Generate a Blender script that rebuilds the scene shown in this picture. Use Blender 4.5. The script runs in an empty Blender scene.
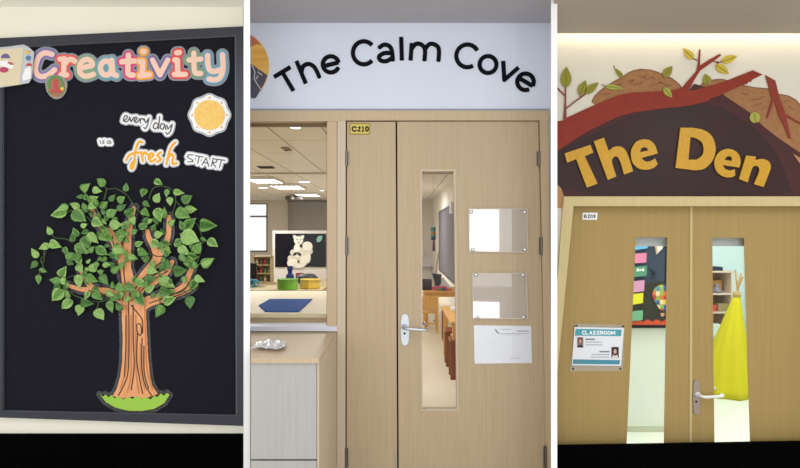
import bpy, bmesh, math, random
import numpy as np
from mathutils import Vector, Matrix
from mathutils.geometry import tessellate_polygon
random.seed(7)
SC = bpy.context.scene
COL = SC.collection
D, FPX, EYE = 3.6, 594.0, 1.5          # camera distance from the facade, focal length in pixels, eye height

def F(px, py, y=0.0):
    k = (D + y) / FPX
    return Vector(((px - 400) * k, y, EYE + (234 - py) * k))
def X(px, y=0.0): return (px - 400) * (D + y) / FPX
def Z(py, y=0.0): return EYE + (234 - py) * (D + y) / FPX

# ---------------------------------------------------------------- materials
KL = 1.08
def lin(c, k=KL):
    out = []
    for v in c:
        v /= 255.0
        l = v / 12.92 if v <= 0.04045 else ((v + 0.055) / 1.055) ** 2.4
        out.append(min(l / k, 0.93))
    return (*out, 1.0)
MATS = {}
def mat(name, c, rough=0.6, metal=0.0, spec=0.35, c2=None, scale=(30, 30, 30), detail=3, bump=0.0, k=KL, lo=0.35, hi=0.65, coat=0.0):
    if name in MATS: return MATS[name]
    m = bpy.data.materials.new(name); m.use_nodes = True
    nt = m.node_tree; b = nt.nodes['Principled BSDF']
    b.inputs['Base Color'].default_value = lin(c, k)
    b.inputs['Roughness'].default_value = rough
    b.inputs['Metallic'].default_value = metal
    b.inputs['Specular IOR Level'].default_value = spec
    b.inputs['Coat Weight'].default_value = coat
    if c2 is not None or bump:
        tc = nt.nodes.new('ShaderNodeTexCoord'); mp = nt.nodes.new('ShaderNodeMapping')
        mp.inputs['Scale'].default_value = scale
        ns = nt.nodes.new('ShaderNodeTexNoise'); ns.inputs['Scale'].default_value = 1.0; ns.inputs['Detail'].default_value = detail
        nt.links.new(tc.outputs['Object'], mp.inputs['Vector']); nt.links.new(mp.outputs[0], ns.inputs['Vector'])
        if c2 is not None:
            cr = nt.nodes.new('ShaderNodeValToRGB')
            cr.color_ramp.elements[0].position = lo; cr.color_ramp.elements[1].position = hi
            cr.color_ramp.elements[0].color = lin(c, k); cr.color_ramp.elements[1].color = lin(c2, k)
            nt.links.new(ns.outputs['Fac'], cr.inputs['Fac']); nt.links.new(cr.outputs['Color'], b.inputs['Base Color'])
        if bump:
            bp = nt.nodes.new('ShaderNodeBump'); bp.inputs['Strength'].default_value = bump; bp.inputs['Distance'].default_value = 0.002
            nt.links.new(ns.outputs['Fac'], bp.inputs['Height']); nt.links.new(bp.outputs['Normal'], b.inputs['Normal'])
    MATS[name] = m
    return m
def wood(name, c, c2, fine=150, along=3, rough=0.5, k=KL, axis='z'):
    s = {'z': (fine, fine, along), 'x': (along, fine, fine), 'y': (fine, along, fine)}[axis]
    return mat(name, c, rough=rough, c2=c2, scale=s, detail=4, k=k, spec=0.25)
def glassy(name, tint=(1, 1, 1), white=0.0, refl=0.04, rough=0.0, edge=0.5):
    if name in MATS: return MATS[name]
    m = bpy.data.materials.new(name); m.use_nodes = True; nt = m.node_tree; nt.nodes.clear()
    o = nt.nodes.new('ShaderNodeOutputMaterial'); t = nt.nodes.new('ShaderNodeBsdfTransparent'); t.inputs[0].default_value = (*tint, 1)
    d = nt.nodes.new('ShaderNodeBsdfDiffuse'); d.inputs[0].default_value = (0.85, 0.86, 0.88, 1)
    g = nt.nodes.new('ShaderNodeBsdfGlossy'); g.inputs['Roughness'].default_value = rough
    lw = nt.nodes.new('ShaderNodeLayerWeight'); lw.inputs[0].default_value = 0.5
    mr = nt.nodes.new('ShaderNodeMath'); mr.operation = 'MULTIPLY_ADD'; mr.inputs[1].default_value = edge; mr.inputs[2].default_value = refl
    pw = nt.nodes.new('ShaderNodeMath'); pw.operation = 'POWER'; pw.inputs[1].default_value = 5
    nt.links.new(lw.outputs['Facing'], pw.inputs[0]); nt.links.new(pw.outputs[0], mr.inputs[0])
    m1 = nt.nodes.new('ShaderNodeMixShader'); m1.inputs[0].default_value = white
    nt.links.new(t.outputs[0], m1.inputs[1]); nt.links.new(d.outputs[0], m1.inputs[2])
    m2 = nt.nodes.new('ShaderNodeMixShader'); nt.links.new(mr.outputs[0], m2.inputs[0])
    nt.links.new(m1.outputs[0], m2.inputs[1]); nt.links.new(g.outputs[0], m2.inputs[2]); nt.links.new(m2.outputs[0], o.inputs[0])
    MATS[name] = m
    return m
def emit(name, c, s):
    if name in MATS: return MATS[name]
    m = bpy.data.materials.new(name); m.use_nodes = True; nt = m.node_tree; nt.nodes.clear()
    o = nt.nodes.new('ShaderNodeOutputMaterial'); e = nt.nodes.new('ShaderNodeEmission')
    e.inputs[0].default_value = (*c, 1); e.inputs[1].default_value = s; nt.links.new(e.outputs[0], o.inputs[0])
    MATS[name] = m
    return m

# ---------------------------------------------------------------- objects
def wloc(o):
    v = Vector((0, 0, 0))
    while o: v += o.location; o = o.parent
    return v
def props(o, label=None, cat=None, group=None, kind=None):
    for k, v in (('label', label), ('category', cat), ('group', group), ('kind', kind)):
        if v: o[k] = v
    return o
def thing(name, label, cat, loc, group=None):
    o = bpy.data.objects.new(name, None); COL.objects.link(o); o.location = loc; o.empty_display_size = .05
    return props(o, label, cat, group)
def mk(name, V, Fc, m, parent=None, label=None, cat=None, group=None, kind=None, smooth=False, fm=None):
    V = [Vector(v) for v in V]
    if parent is None:
        lo = Vector([min(v[i] for v in V) for i in range(3)]); hi = Vector([max(v[i] for v in V) for i in range(3)])
        org = Vector(((lo.x + hi.x) / 2, (lo.y + hi.y) / 2, lo.z))
    else: org = wloc(parent)
    me = bpy.data.meshes.new(name); me.from_pydata([v - org for v in V], [], Fc)
    for mm in (m if isinstance(m, (list, tuple)) else [m]): me.materials.append(mm)
    if fm: me.polygons.foreach_set('material_index', fm)
    bm = bmesh.new(); bm.from_mesh(me); bmesh.ops.recalc_face_normals(bm, faces=bm.faces); bm.to_mesh(me); bm.free()
    if smooth:
        for p in me.polygons: p.use_smooth = True
    o = bpy.data.objects.new(name, me); COL.objects.link(o)
    if parent is None: o.location = org
    else: o.parent = parent
    return props(o, label, cat, group, kind)
def pin(p, l):
    r = False
    for i in range(len(l)):
        (x0, y0), (x1, y1) = l[i], l[(i + 1) % len(l)]
        if (y0 > p[1]) != (y1 > p[1]) and p[0] < (x1 - x0) * (p[1] - y0) / (y1 - y0) + x0: r = not r
    return r
def nest(loops):
    """each outline with the holes that lie directly in it"""
    if len(loops) == 1: return [loops]
    dep = [sum(pin(l[0], k) for j, k in enumerate(loops) if j != i) for i, l in enumerate(loops)]
    out = []
    for i, l in enumerate(loops):
        if dep[i] % 2 == 0: out.append([l] + [k for j, k in enumerate(loops) if dep[j] == dep[i] + 1 and pin(k[0], l)])
    return out
class MB:
    def __init__(s): s.v, s.f, s.m = [], [], []
    def add(s, V, Fc, mi=0):
        n = len(s.v); s.v += [Vector(v) for v in V]; s.f += [tuple(i + n for i in f) for f in Fc]; s.m += [mi] * len(Fc); return s
    def box(s, x0, x1, y0, y1, z0, z1, b=0.0, mi=0):
        bm = bmesh.new(); bmesh.ops.create_cube(bm, size=1)
        for v in bm.verts: v.co = Vector((x0 + (v.co.x + .5) * (x1 - x0), y0 + (v.co.y + .5) * (y1 - y0), z0 + (v.co.z + .5) * (z1 - z0)))
        if b: bmesh.ops.bevel(bm, geom=bm.edges[:], offset=b, segments=2, profile=.5, affect='EDGES')
        bm.verts.index_update()
        s.add([v.co.copy() for v in bm.verts], [tuple(v.index for v in f.verts) for f in bm.faces], mi); bm.free(); return s
    def tube(s, P, R, n=8, mi=0, cap=True):
        P = [Vector(p) for p in P]; R = R if isinstance(R, (list, tuple)) else [R] * len(P)
        V, Fc = [], []; up = None
        for i, p in enumerate(P):
            t = (P[min(i + 1, len(P) - 1)] - P[max(i - 1, 0)]).normalized()
            if up is None: up = t.orthogonal().normalized()
            up = (up - t * up.dot(t)).normalized(); w = t.cross(up)
            for k in range(n):
                a = 2 * math.pi * k / n; V.append(p + (up * math.cos(a) + w * math.sin(a)) * R[i])
        for i in range(len(P) - 1):
            for k in range(n): Fc.append((i * n + k, i * n + (k + 1) % n, (i + 1) * n + (k + 1) % n, (i + 1) * n + k))
        if cap: Fc += [tuple(range(n))[::-1], tuple(range((len(P) - 1) * n, len(P) * n))]
        return s.add(V, Fc, mi)
    def lathe(s, c, prof, n=24, mi=0, axis='z', wob=None):
        c = Vector(c); V, Fc = [], []
        for (r, h) in prof:
            for k in range(n):
                a = 2 * math.pi * k / n; rr = r * (wob(a, h) if wob else 1)
                u, w = rr * math.cos(a), rr * math.sin(a)
                V.append(c + (Vector((u, w, h)) if axis == 'z' else Vector((u, h, w)) if axis == 'y' else Vector((h, u, w))))
        for i in range(len(prof) - 1):
            for k in range(n): Fc.append((i * n + k, i * n + (k + 1) % n, (i + 1) * n + (k + 1) % n, (i + 1) * n + k))
        Fc += [tuple(range(n))[::-1], tuple(range((len(prof) - 1) * n, len(prof) * n))]
        return s.add(V, Fc, mi)
    def prism(s, loops, yf, t, mi=0, fw=None):
        """loops are outlines read off the photograph at depth yf; t is the thickness away from the viewer."""
        loops = [l for l in loops if len(l) >= 3]
        for grp in nest(loops): s._prism(grp, yf, t, mi)
        return s
    def _prism(s, loops, yf, t, mi):
        W = [[F(p[0], p[1], yf) for p in l] for l in loops]
        flat = [v for l in W for v in l]; n = len(flat)
        tris = tessellate_polygon([[Vector((v.x * 100, v.z * 100, 0)) for v in l] for l in W])
        V = flat + [v + Vector((0, t, 0)) for v in flat]
        Fc = [tuple(a) for a in tris] + [tuple(i + n for i in a)[::-1] for a in tris]
        o = 0
        for l in W:
            k = len(l)
            for i in range(k): Fc.append((o + i, o + (i + 1) % k, o + (i + 1) % k + n, o + i + n))
            o += k
        return s.add(V, Fc, mi)
    def build(s, name, m, parent=None, **kw): return mk(name, s.v, s.f, m, parent, fm=s.m if isinstance(m, (list, tuple)) else None, **kw)
def box(name, x0, x1, y0, y1, z0, z1, m, parent=None, b=0.0, **kw): return MB().box(x0, x1, y0, y1, z0, z1, b).build(name, m, parent, **kw)
def prism(name, loops, yf, t, m, parent=None, **kw):
    if loops and not isinstance(loops[0][0], (tuple, list)): loops = [loops]
    return MB().prism(loops, yf, t).build(name, m, parent, **kw)
def struct(o): o['kind'] = 'structure'; return o
def copy_tree(o, parent=None):
    c = o.copy(); COL.objects.link(c)
    if parent: c.parent = parent
    for ch in list(o.children): copy_tree(ch, c)
    return c

# ---------------------------------------------------------------- 2D outlines
def T(pts, ox, oy, s): return [(ox + x / s, oy + y / s) for x, y in pts]
def chaikin(l, n=1):
    for _ in range(n):
        o = []
        for i in range(len(l)):
            a, b = l[i], l[(i + 1) % len(l)]
            o += [(a[0] * .75 + b[0] * .25, a[1] * .75 + b[1] * .25), (a[0] * .25 + b[0] * .75, a[1] * .25 + b[1] * .75)]
        l = o
    return l
def curve(P, n=5):
    if len(P) < 3: return list(P)
    o = []; Q = [P[0]] + list(P) + [P[-1]]
    for i in range(1, len(Q) - 2):
        p0, p1, p2, p3 = Q[i - 1], Q[i], Q[i + 1], Q[i + 2]
        for k in range(n):
            t = k / n
            o.append(tuple(.5 * ((2 * p1[j]) + (-p0[j] + p2[j]) * t + (2 * p0[j] - 5 * p1[j] + 4 * p2[j] - p3[j]) * t * t + (-p0[j] + 3 * p1[j] - 3 * p2[j] + p3[j]) * t ** 3) for j in (0, 1)))
    o.append(P[-1]); return o
def arc(cx, cy, rx, ry, a0, a1, n=20, rot=0):
    o = []; cr, sr = math.cos(math.radians(rot)), math.sin(math.radians(rot))
    for i in range(n + 1):
        a = math.radians(a0 + (a1 - a0) * i / n); u, v = rx * math.cos(a), ry * math.sin(a)
        o.append((cx + u * cr - v * sr, cy + u * sr + v * cr))
    return o
def ell(cx, cy, rx, ry, n=28, rot=0): return arc(cx, cy, rx, ry, 0, 360, n, rot)[:-1]
def rect(x0, y0, x1, y1): return [(x0, y0), (x1, y0), (x1, y1), (x0, y1)]
def caps(lines, r):
    o = []
    for l in lines:
        rr = r if isinstance(r, (list, tuple)) else [r] * len(l)
        if len(l) == 1: o.append((*l[0], *l[0], rr[0], rr[0]))
        for i in range(len(l) - 1): o.append((*l[i], *l[i + 1], rr[i], rr[i + 1]))
    return o
def taper(l, r0, r1, n=5):
    c = curve(l, n); return [(*c[i], *c[i + 1], r0 + (r1 - r0) * i / (len(c) - 1), r0 + (r1 - r0) * (i + 1) / (len(c) - 1)) for i in range(len(c) - 1)]
def polycaps(loop): return [(*loop[i], *loop[(i + 1) % len(loop)], 0, 0) for i in range(len(loop))]
def inside(gx, gy, loop):
    r = np.zeros(gx.shape, bool); n = len(loop)
    for i in range(n):
        x0, y0 = loop[i]; x1, y1 = loop[(i + 1) % n]
        if y0 == y1: continue
        c = ((y0 > gy) != (y1 > gy)) & (gx < (x1 - x0) * (gy - y0) / (y1 - y0) + x0); r ^= c
    return r
def outline(cs, grow=0.0, h=0.3, solid=(), clip=None, ends=()):
    """contour loops at distance `grow` round tapered strokes and solid outlines"""
    ax = [c[0] for c in cs] + [c[2] for c in cs] + [p[0] for l in solid for p in l]
    ay = [c[1] for c in cs] + [c[3] for c in cs] + [p[1] for l in solid for p in l]
    m = grow + max([max(c[4], c[5]) for c in cs] + [0]) + 3 * h
    xs = np.arange(min(ax) - m, max(ax) + m, h); ys = np.arange(min(ay) - m, max(ay) + m, h)
    gx, gy = np.meshgrid(xs, ys); d = np.full(gx.shape, 1e6)
    for l in solid:
        for c in polycaps(l): cs = cs + [c]
    for x0, y0, x1, y1, r0, r1 in cs:
        vx, vy = x1 - x0, y1 - y0; L = vx * vx + vy * vy
        t = np.clip(((gx - x0) * vx + (gy - y0) * vy) / L, 0, 1) if L > 1e-9 else np.zeros(gx.shape)
        di = np.hypot(gx - x0 - t * vx, gy - y0 - t * vy) - (r0 + t * (r1 - r0))
        for a, b in ends:
            if L > 1e-9 and ((a == (x0, y0) and b == (x1, y1)) or (a == (x1, y1) and b == (x0, y0))):
                ux, uy = b[0] - a[0], b[1] - a[1]; n_ = math.hypot(ux, uy)
                di = np.maximum(di, -((gx - a[0]) * ux + (gy - a[1]) * uy) / n_)
        d = np.minimum(d, di)
    for l in solid: d = np.where(inside(gx, gy, l), np.minimum(d, -1.0), d)
    d = d - grow
    if clip: d = np.maximum(d, clip - gx)
    s = d < 0
    code = s[:-1, :-1] * 1 + s[:-1, 1:] * 2 + s[1:, 1:] * 4 + s[1:, :-1] * 8
    TBL = {1: [(3, 0)], 2: [(0, 1)], 3: [(3, 1)], 4: [(1, 2)], 5: [(3, 0), (1, 2)], 6: [(0, 2)], 7: [(3, 2)], 8: [(2, 3)], 9: [(2, 0)], 10: [(0, 1), (2, 3)], 11: [(2, 1)], 12: [(1, 3)], 13: [(1, 0)], 14: [(0, 3)]}
    pt, nxt = {}, {}
    def edge(i, j, e):
        a, b = {0: ((i, j), (i, j + 1)), 1: ((i, j + 1), (i + 1, j + 1)), 2: ((i + 1, j), (i + 1, j + 1)), 3: ((i, j), (i + 1, j))}[e]
        k = (a, b)
        if k not in pt:
            da, db = d[a], d[b]; t = da / (da - db); t = min(max(t, .02), .98)
            pt[k] = (xs[a[1]] + t * (xs[b[1]] - xs[a[1]]), ys[a[0]] + t * (ys[b[0]] - ys[a[0]]))
        return k
    for i, j in zip(*np.nonzero((code > 0) & (code < 15))):
        for e0, e1 in TBL[int(code[i, j])]: nxt[edge(i, j, e0)] = edge(i, j, e1)
    loops = []
    while nxt:
        k0 = next(iter(nxt)); k = k0; l = []
        while k in nxt: l.append(pt[k]); k = nxt.pop(k)
        # thin the contour
        o = [l[0]]
        for p in l[1:]:
            if math.hypot(p[0] - o[-1][0], p[1] - o[-1][1]) > .55: o.append(p)
        if len(o) >= 4: loops.append([(float(a), float(b)) for a, b in o])
    return loops
def strokes(lines, r, grow=0.0, h=0.3, butt=False, **k):
    if butt:
        k['ends'] = [(l[0], l[1]) for l in lines if l[0] != l[-1]] + [(l[-1], l[-2]) for l in lines if l[0] != l[-1]]
    return outline(caps(lines, r), grow, h, **k)

# ---------------------------------------------------------------- palette
white_paint = mat('white_paint', (255, 255, 255), .8)
wall_cream = mat('wall_cream', (246, 241, 224), .85, c2=(248, 244, 229), scale=(3, 3, 3))
wall_blue = mat('wall_cool_white', (220, 227, 243), .8, c2=(223, 230, 245), scale=(2, 2, 2))
wall_warm = mat('wall_warm_white', (214, 210, 197), .85, c2=(218, 213, 200), scale=(3, 3, 3))
ceil_white = mat('ceiling_paint', (250, 248, 236), .9)
black_paint = mat('black_paint', (3, 3, 3), .9, spec=0.02)
fabric = mat('board_fabric', (26, 26, 33), .95, c2=(33, 34, 42), scale=(260, 40, 260), bump=.5, spec=.1)
alu_dark = mat('dark_aluminium', (66, 68, 78), .35, .6, .5)
ash = wood('ash_veneer', (186, 165, 135), (193, 173, 143))
ash_frame = wood('ash_frame', (195, 173, 142), (201, 180, 150))
cream_frame = wood('pale_frame', (202, 185, 163), (208, 192, 170))
oak = wood('oak_veneer', (162, 137, 83), (168, 143, 89), 120, 2)
oak_frame = wood('oak_frame', (198, 180, 131), (203, 186, 138), 120, 2)
gap_dark = mat('gap_shadow', (62, 44, 36), .9)
steel = mat('brushed_steel', (205, 212, 222), .3, .75, .5)
steel_dark = mat('worn_steel', (120, 112, 105), .4, .8, .5)
chrome = mat('chrome', (225, 225, 228), .15, 1.0)
black = mat('black', (14, 14, 18), .5)
ink = mat('vinyl_black', (10, 11, 22), .6, spec=.08)
paper_white = mat('paper_white', (246, 246, 248), .6)
lam = mat('laminate_film', (138, 146, 158), .25, spec=.5)
lam_dark = mat('laminate_film_dark', (72, 74, 86), .3, spec=.6)
glass = glassy('clear_glass', (.98, .985, .98), 0.0, .008, 0.0, .4)
acrylic = glassy('acrylic', (.98, .98, .99), .11, .055, .03, .5)

# ================================================================ SETTING
YR = 0.10   # wall thickness
struct(box('floor', -3.4, 4.2, -7.0, 16.0, -0.06, 0.0, wood('pale_floor', (214, 208, 196), (222, 216, 205), 6, .6, axis='y')))
struct(box('wall_left', -3.4, X(244.2), 0, YR, 0, 3.2, wall_cream))
struct(prism('wall_middle', rect(243, -45, 557, 111), 0, YR, wall_blue))
struct(prism('wall_right', [[(552, -50), (1000, -50), (1000, 490), (838, 490), (838, 197), (565, 197), (553, 330), (552, 330)]], 0, YR, wall_warm))
def ceiling(name, pl, pr, y1, z, m):
    f = lambda p, y: X(p, y) if p < 900 and p > -100 else (-3.4 if p < 0 else 3.7)
    q = [(f(pl, y1), y1), (f(pr, y1), y1), (f(pr, -1.1), -1.1), (f(pl, -1.1), -1.1)]
    struct(mk(name, [(x, y, z) for x, y in q] + [(x, y, z + .04) for x, y in q], [(0, 1, 2, 3), (4, 5, 6, 7)] + [(i, (i + 1) % 4, (i + 1) % 4 + 4, i + 4) for i in range(4)], m))
ceiling('ceiling_left', -999, 247, 0, Z(7), ceil_white)
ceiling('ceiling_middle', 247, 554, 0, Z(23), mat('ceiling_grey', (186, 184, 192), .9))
ZC = Z(33.5, -.1)
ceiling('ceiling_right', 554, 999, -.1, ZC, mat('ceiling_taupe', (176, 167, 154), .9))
struct(box('trim_cove', X(554), 3.7, -.6, 0, ZC + .2, ZC + .24, white_paint))
def fin(name, a, b):
    V = []
    for z in (0, 3.2): V += [(X(a) - .004, 0.0, z), (X(b), 0.0, z), (X(b, -.55), -.55, z), (X(a, -.55), -.55, z)]
    struct(mk(name, V, [(0, 1, 2, 3), (4, 5, 6, 7), (0, 1, 5, 4), (1, 2, 6, 5), (2, 3, 7, 6), (3, 0, 4, 7)], white_paint))
fin('trim_1', 244, 250); fin('trim_2', 551.2, 557.2)
struct(box('baseboard_left', -3.4, X(244), -.03, 0, 0, Z(435, -.03), black_paint))
o = MB().prism([[(557.5, 446.5), (1000, 438.9), (1000, 483), (557.5, 483)]], -.03, .03).build('baseboard_right', black_paint); struct(o)

# ================================================================ LEFT BAY : notice board
nb = thing('notice_board', 'large black fabric notice board with dark metal frame on cream wall', 'notice board', F(118, 426, -.01))
outer = [(-30, 39.5), (242.8, 26.3), (243.6, 426), (-30, 416.5)]
inner = [(2.5, 47.2), (236, 35), (237, 416), (2.5, 411.5)]
prism('frame', [outer, inner[::-1]], -.03, .03, alu_dark, nb)
prism('fabric_panel', [(-20, 42), (240, 30), (240, 421), (-20, 414)], -.014, .013, fabric, nb)
prism('frame_lip', [[(2.5, 47.2), (236, 35), (237, 416), (2.5, 411.5)], [(3.6, 48.2), (234.8, 36.4), (235.8, 415), (3.6, 410.4)][::-1]], -.026, .012, mat('frame_lip_grey', (96, 98, 104), .4, .6), nb)
YB = -.016   # face of the fabric
def layer(i): return YB - .0022 * i

# ---- Creativity banner
PINK = mat('salmon_card', (246, 205, 186), .5)
A = lambda pts: T(pts, 60, 40, 8.51)
B = lambda pts: T(pts, 140, 40, 7.62)
C0 = lambda pts: T(pts, 0, 40, 7.8)
letters = [
 ('letter', (138, 112, 190), [C0(curve([(405, 112), (352, 100), (308, 125), (285, 175), (275, 225), (290, 268), (325, 285), (375, 272), (425, 232)]))], 2.6, 'letter C with purple edge'),
 ('letter', (238, 92, 80), [A([(35, 158), (30, 292)]), A([(0, 163), (35, 163)]), A([(8, 297), (58, 297)]), A(curve([(40, 205), (70, 170), (100, 165), (125, 180)]))], 2.5, 'letter r with coral red edge'),
 ('letter', (132, 170, 132), [A(curve([(175, 240), (225, 228), (275, 215), (262, 178), (225, 165), (180, 190), (165, 240), (180, 290), (225, 308), (285, 290)]))], 2.5, 'letter e with green edge'),
 ('letter', (108, 168, 184), [A([(440, 172), (450, 290), (482, 302)]), A([(e[0], e[1]) for e in arc(392, 238, 48, 60, 0, 360, 18)])], 2.6, 'letter a with teal edge'),
 ('letter', (226, 62, 130), [A(curve([(582, 130), (578, 230), (582, 290), (622, 298)])), A([(525, 185), (635, 178)])], 2.6, 'letter t with magenta edge'),
 ('letter', (246, 166, 70), [A([(705, 185), (700, 300)]), A([(680, 302), (760, 295)]), A([(680, 182), (705, 182)]), A([(706, 98), (716, 98)])], 2.5, 'first letter i with orange edge'),
 ('letter', (118, 104, 166), [B([(95, 152), (152, 265), (212, 152)])], 2.5, 'letter v with purple edge'),
 ('letter', (226, 74, 74), [B([(285, 152), (287, 262)]), B([(262, 262), (345, 262)]), B([(265, 152), (285, 152)]), B([(280, 97), (300, 95)])], 2.6, 'second letter i with red edge'),
 ('letter', (122, 160, 122), [B(curve([(410, 100), (412, 200), (422, 250), (462, 255)])), B([(372, 152), (465, 145)])], 2.5, 'letter t with green edge'),
 ('letter', (108, 164, 190), [B(curve([(515, 118), (520, 200), (550, 240), (620, 225)])), B(curve([(628, 112), (632, 220), (610, 285), (570, 303), (527, 298)]))], 2.6, 'letter y with blue edge'),
]
bn = thing('lettering_banner', 'laminated cut-out banner of pink letters reading Creativity along top of black board', 'lettering', F(140, 88, -.02))
allc = []
for nme, c, ls, r, lb in letters: allc += caps(ls, r)
prism('laminate_sheet', outline(allc, 3.8, .4), layer(1), .002, lam, bn)
for i, (nme, c, ls, r, lb) in enumerate(letters):
    p = prism('letter', strokes(ls, r, 2.1 if i else 1.6, .35), layer(2.1 + .05 * i), .002, mat('edge_%d_%d_%d' % c, c, .45), bn); p['label'] = lb
    prism('letter_face', strokes(ls, r, .1, .3), layer(3.2 + .05 * i), .002, PINK, p)

# picture card at far left
pc = thing('picture_card', 'laminated beige picture card with purple and red shapes left of the Creativity lettering', 'picture', F(14, 86, -.02))
prism('laminate_sheet', C0([(-60, 62), (60, 52), (185, 35), (228, 58), (266, 95), (258, 180), (250, 290), (225, 335), (130, 352), (0, 372), (-60, 376)]), layer(9), .002, mat('clear_pouch', (196, 200, 206), .2, spec=.6), pc)
prism('card', C0([(-60, 82), (0, 75), (185, 60), (150, 350), (0, 362), (-60, 364)]), layer(9.8), .0015, mat('beige_card', (226, 212, 180), .6), pc)
prism('purple_shape', C0(arc(42, 142, 36, 36, 180, 360, 14)), layer(10.5), .001, mat('dusty_purple', (112, 100, 150), .6), pc)
prism('red_shape', C0(ell(30, 232, 36, 22)), layer(10.5), .001, mat('raspberry', (186, 74, 104), .6), pc)
prism('red_shape', C0(ell(82, 182, 26, 10, rot=20)), layer(10.5), .001, mat('raspberry_pale', (198, 104, 120), .6), pc)
prism('white_wave', C0([(0, 165), (60, 160), (108, 190), (100, 225), (55, 215), (0, 200)]), layer(10.3), .001, paper_white, pc)
prism('yellow_star', C0(ell(212, 95, 18, 16, 5)), layer(10.5), .001, mat('gold', (240, 196, 66), .5), pc)
prism('blue_dot', C0(ell(220, 140, 20, 20, 14)), layer(10.5), .001, mat('denim', (86, 128, 172), .5), pc)
prism('red_shape', C0(arc(225, 200, 24, 20, 180, 360, 10)), layer(10.5), .001, mat('poppy', (204, 70, 78), .5), pc)
prism('white_wave', C0([(196, 225), (232, 205), (245, 232), (238, 300), (180, 320), (172, 290)]), layer(10.5), .001, paper_white, pc)

# badge under the C
bd = thing('paper_badge', 'round laminated badge with green wreath hanging below the letter C', 'badge', F(56, 99, -.02))
prism('laminate_sheet', C0(chaikin([(350, 300), (400, 268), (500, 285), (528, 330), (520, 400), (480, 455), (425, 465), (380, 430), (355, 385)], 2)), layer(4), .002, mat('grey_pouch', (150, 146, 142), .3, spec=.5), bd)
prism('orange_face', C0(ell(438, 365, 66, 80)), layer(4.7), .001, mat('tan_card', (178, 116, 88), .6), bd)
prism('wreath', strokes([C0(arc(432, 345, 52, 58, 150, 390, 20)), C0([(470, 370), (498, 385)]), C0([(385, 410), (480, 415)])], 1.2, 0, .25), layer(5.4), .001, mat('wreath_green', (92, 148, 84), .6), bd)
prism('red_figure', strokes([C0([(435, 320), (430, 350), (440, 390)]), C0([(405, 400), (470, 400)])], 2.1, 0, .3), layer(5.5), .001, mat('brick_red', (190, 84, 80), .6), bd)
prism('yellow_dot', C0(ell(484, 380, 14, 14, 12)), layer(5.8), .001, MATS['gold'], bd)

# ---- sun
sx, sy = 209.4, 115.0
sun = thing('sun_cutout', 'laminated yellow sun cut-out in upper right of the black board', 'sun cut-out', F(sx, 137, -.02))
def wav(r, a, n, ph=0): return [(sx + (r + a * math.cos(n * t + ph)) * math.cos(t), sy + (r + a * math.cos(n * t + ph)) * math.sin(t)) for t in [2 * math.pi * i / 72 for i in range(72)]]
prism('laminate_sheet', wav(21.2, .8, 8), layer(1), .002, mat('pouch_pale', (176, 180, 188), .3, spec=.5), sun)
prism('paper', wav(19.3, 1.0, 8), layer(2), .0015, paper_white, sun)
prism('sun_disc', ell(sx, sy, 15.4, 15, 40), layer(3), .0015, mat('sun_yellow', (244, 196, 96), .6, c2=(248, 208, 122), scale=(40, 40, 40)), sun)
ray = mat('sun_orange', (240, 178, 84), .6)
for k in range(8):
    a = 2 * math.pi * k / 8 + .0; c, s = math.cos(a), math.sin(a)
    prism('sun_ray', [(sx + c * 16.6 - s * 1.3, sy + s * 16.6 + c * 1.3), (sx + c * 19 + 0, sy + s * 19), (sx + c * 16.6 + s * 1.3, sy + s * 16.6 - c * 1.3)], layer(3), .001, ray, sun)

# ---- word cut-outs
Wd = lambda pts: T(pts, 85, 90, 5.0)
def word(name, label, loc, lines, r, m, g1=1.9, g2=3.0, smooth=True):
    t = thing(name, label, 'word cut-out', F(*loc, -.02))
    ls = [Wd(curve(l) if smooth else l) for l in lines]
    prism('laminate_sheet', strokes(ls, r, g2, .35), layer(1), .002, MATS['pouch_pale'], t)
    prism('paper', strokes(ls, r, g1, .35), layer(2), .0015, paper_white, t)
    prism('writing', strokes(ls, r, 0, .16), layer(2.8), .001, m, t)
greyink = mat('grey_ink', (98, 90, 94), .6)
word('word_cutout', 'white laminated words every day in grey script left of the sun', (147, 133), [
 [(190, 155), (206, 145), (212, 132), (201, 128), (192, 148), (205, 160), (219, 148), (224, 135), (230, 158), (243, 136)],
 [(246, 156), (257, 148), (260, 138), (251, 136), (246, 155), (257, 163), (270, 150), (273, 143), (277, 165)], [(275, 152), (285, 142), (293, 150)],
 [(296, 143), (303, 164), (315, 146)], [(320, 138), (313, 172), (302, 192), (294, 188)],
 [(366, 175), (352, 163), (341, 184), (352, 195), (366, 180)], [(373, 133), (367, 195)],
 [(397, 172), (383, 168), (376, 188), (389, 196), (399, 176), (404, 198)], [(409, 175), (415, 194), (430, 177)], [(436, 170), (428, 203), (413, 220), (404, 212)]], .62, greyink)
word('word_cutout', 'small white laminated words is a, left of the yellow word fresh', (105, 147), [
 [(74, 252), (78, 268)], [(96, 251), (87, 256), (95, 263), (86, 269)], [(124, 254), (112, 256), (113, 268), (123, 264), (125, 254), (130, 268)]], .5, mat('faded_ink', (140, 136, 138), .6), 1.9, 2.7)
word('word_cutout', 'white laminated word fresh in orange brush script below every day', (151, 170), [
 [(286, 262), (268, 260), (252, 305), (245, 370), (234, 394), (227, 380), (240, 358)], [(206, 352), (225, 322), (270, 313)],
 [(281, 310), (289, 356)], [(286, 328), (299, 312), (311, 322)], [(318, 346), (341, 328), (331, 315), (318, 336), (330, 358), (352, 346)],
 [(378, 312), (361, 326), (379, 346), (360, 360)], [(452, 262), (428, 290), (406, 372)], [(409, 346), (430, 322), (441, 332), (437, 368), (457, 366)]], 1.25, mat('brush_orange', (246, 176, 58), .6), 1.2, 2.3)
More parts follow.
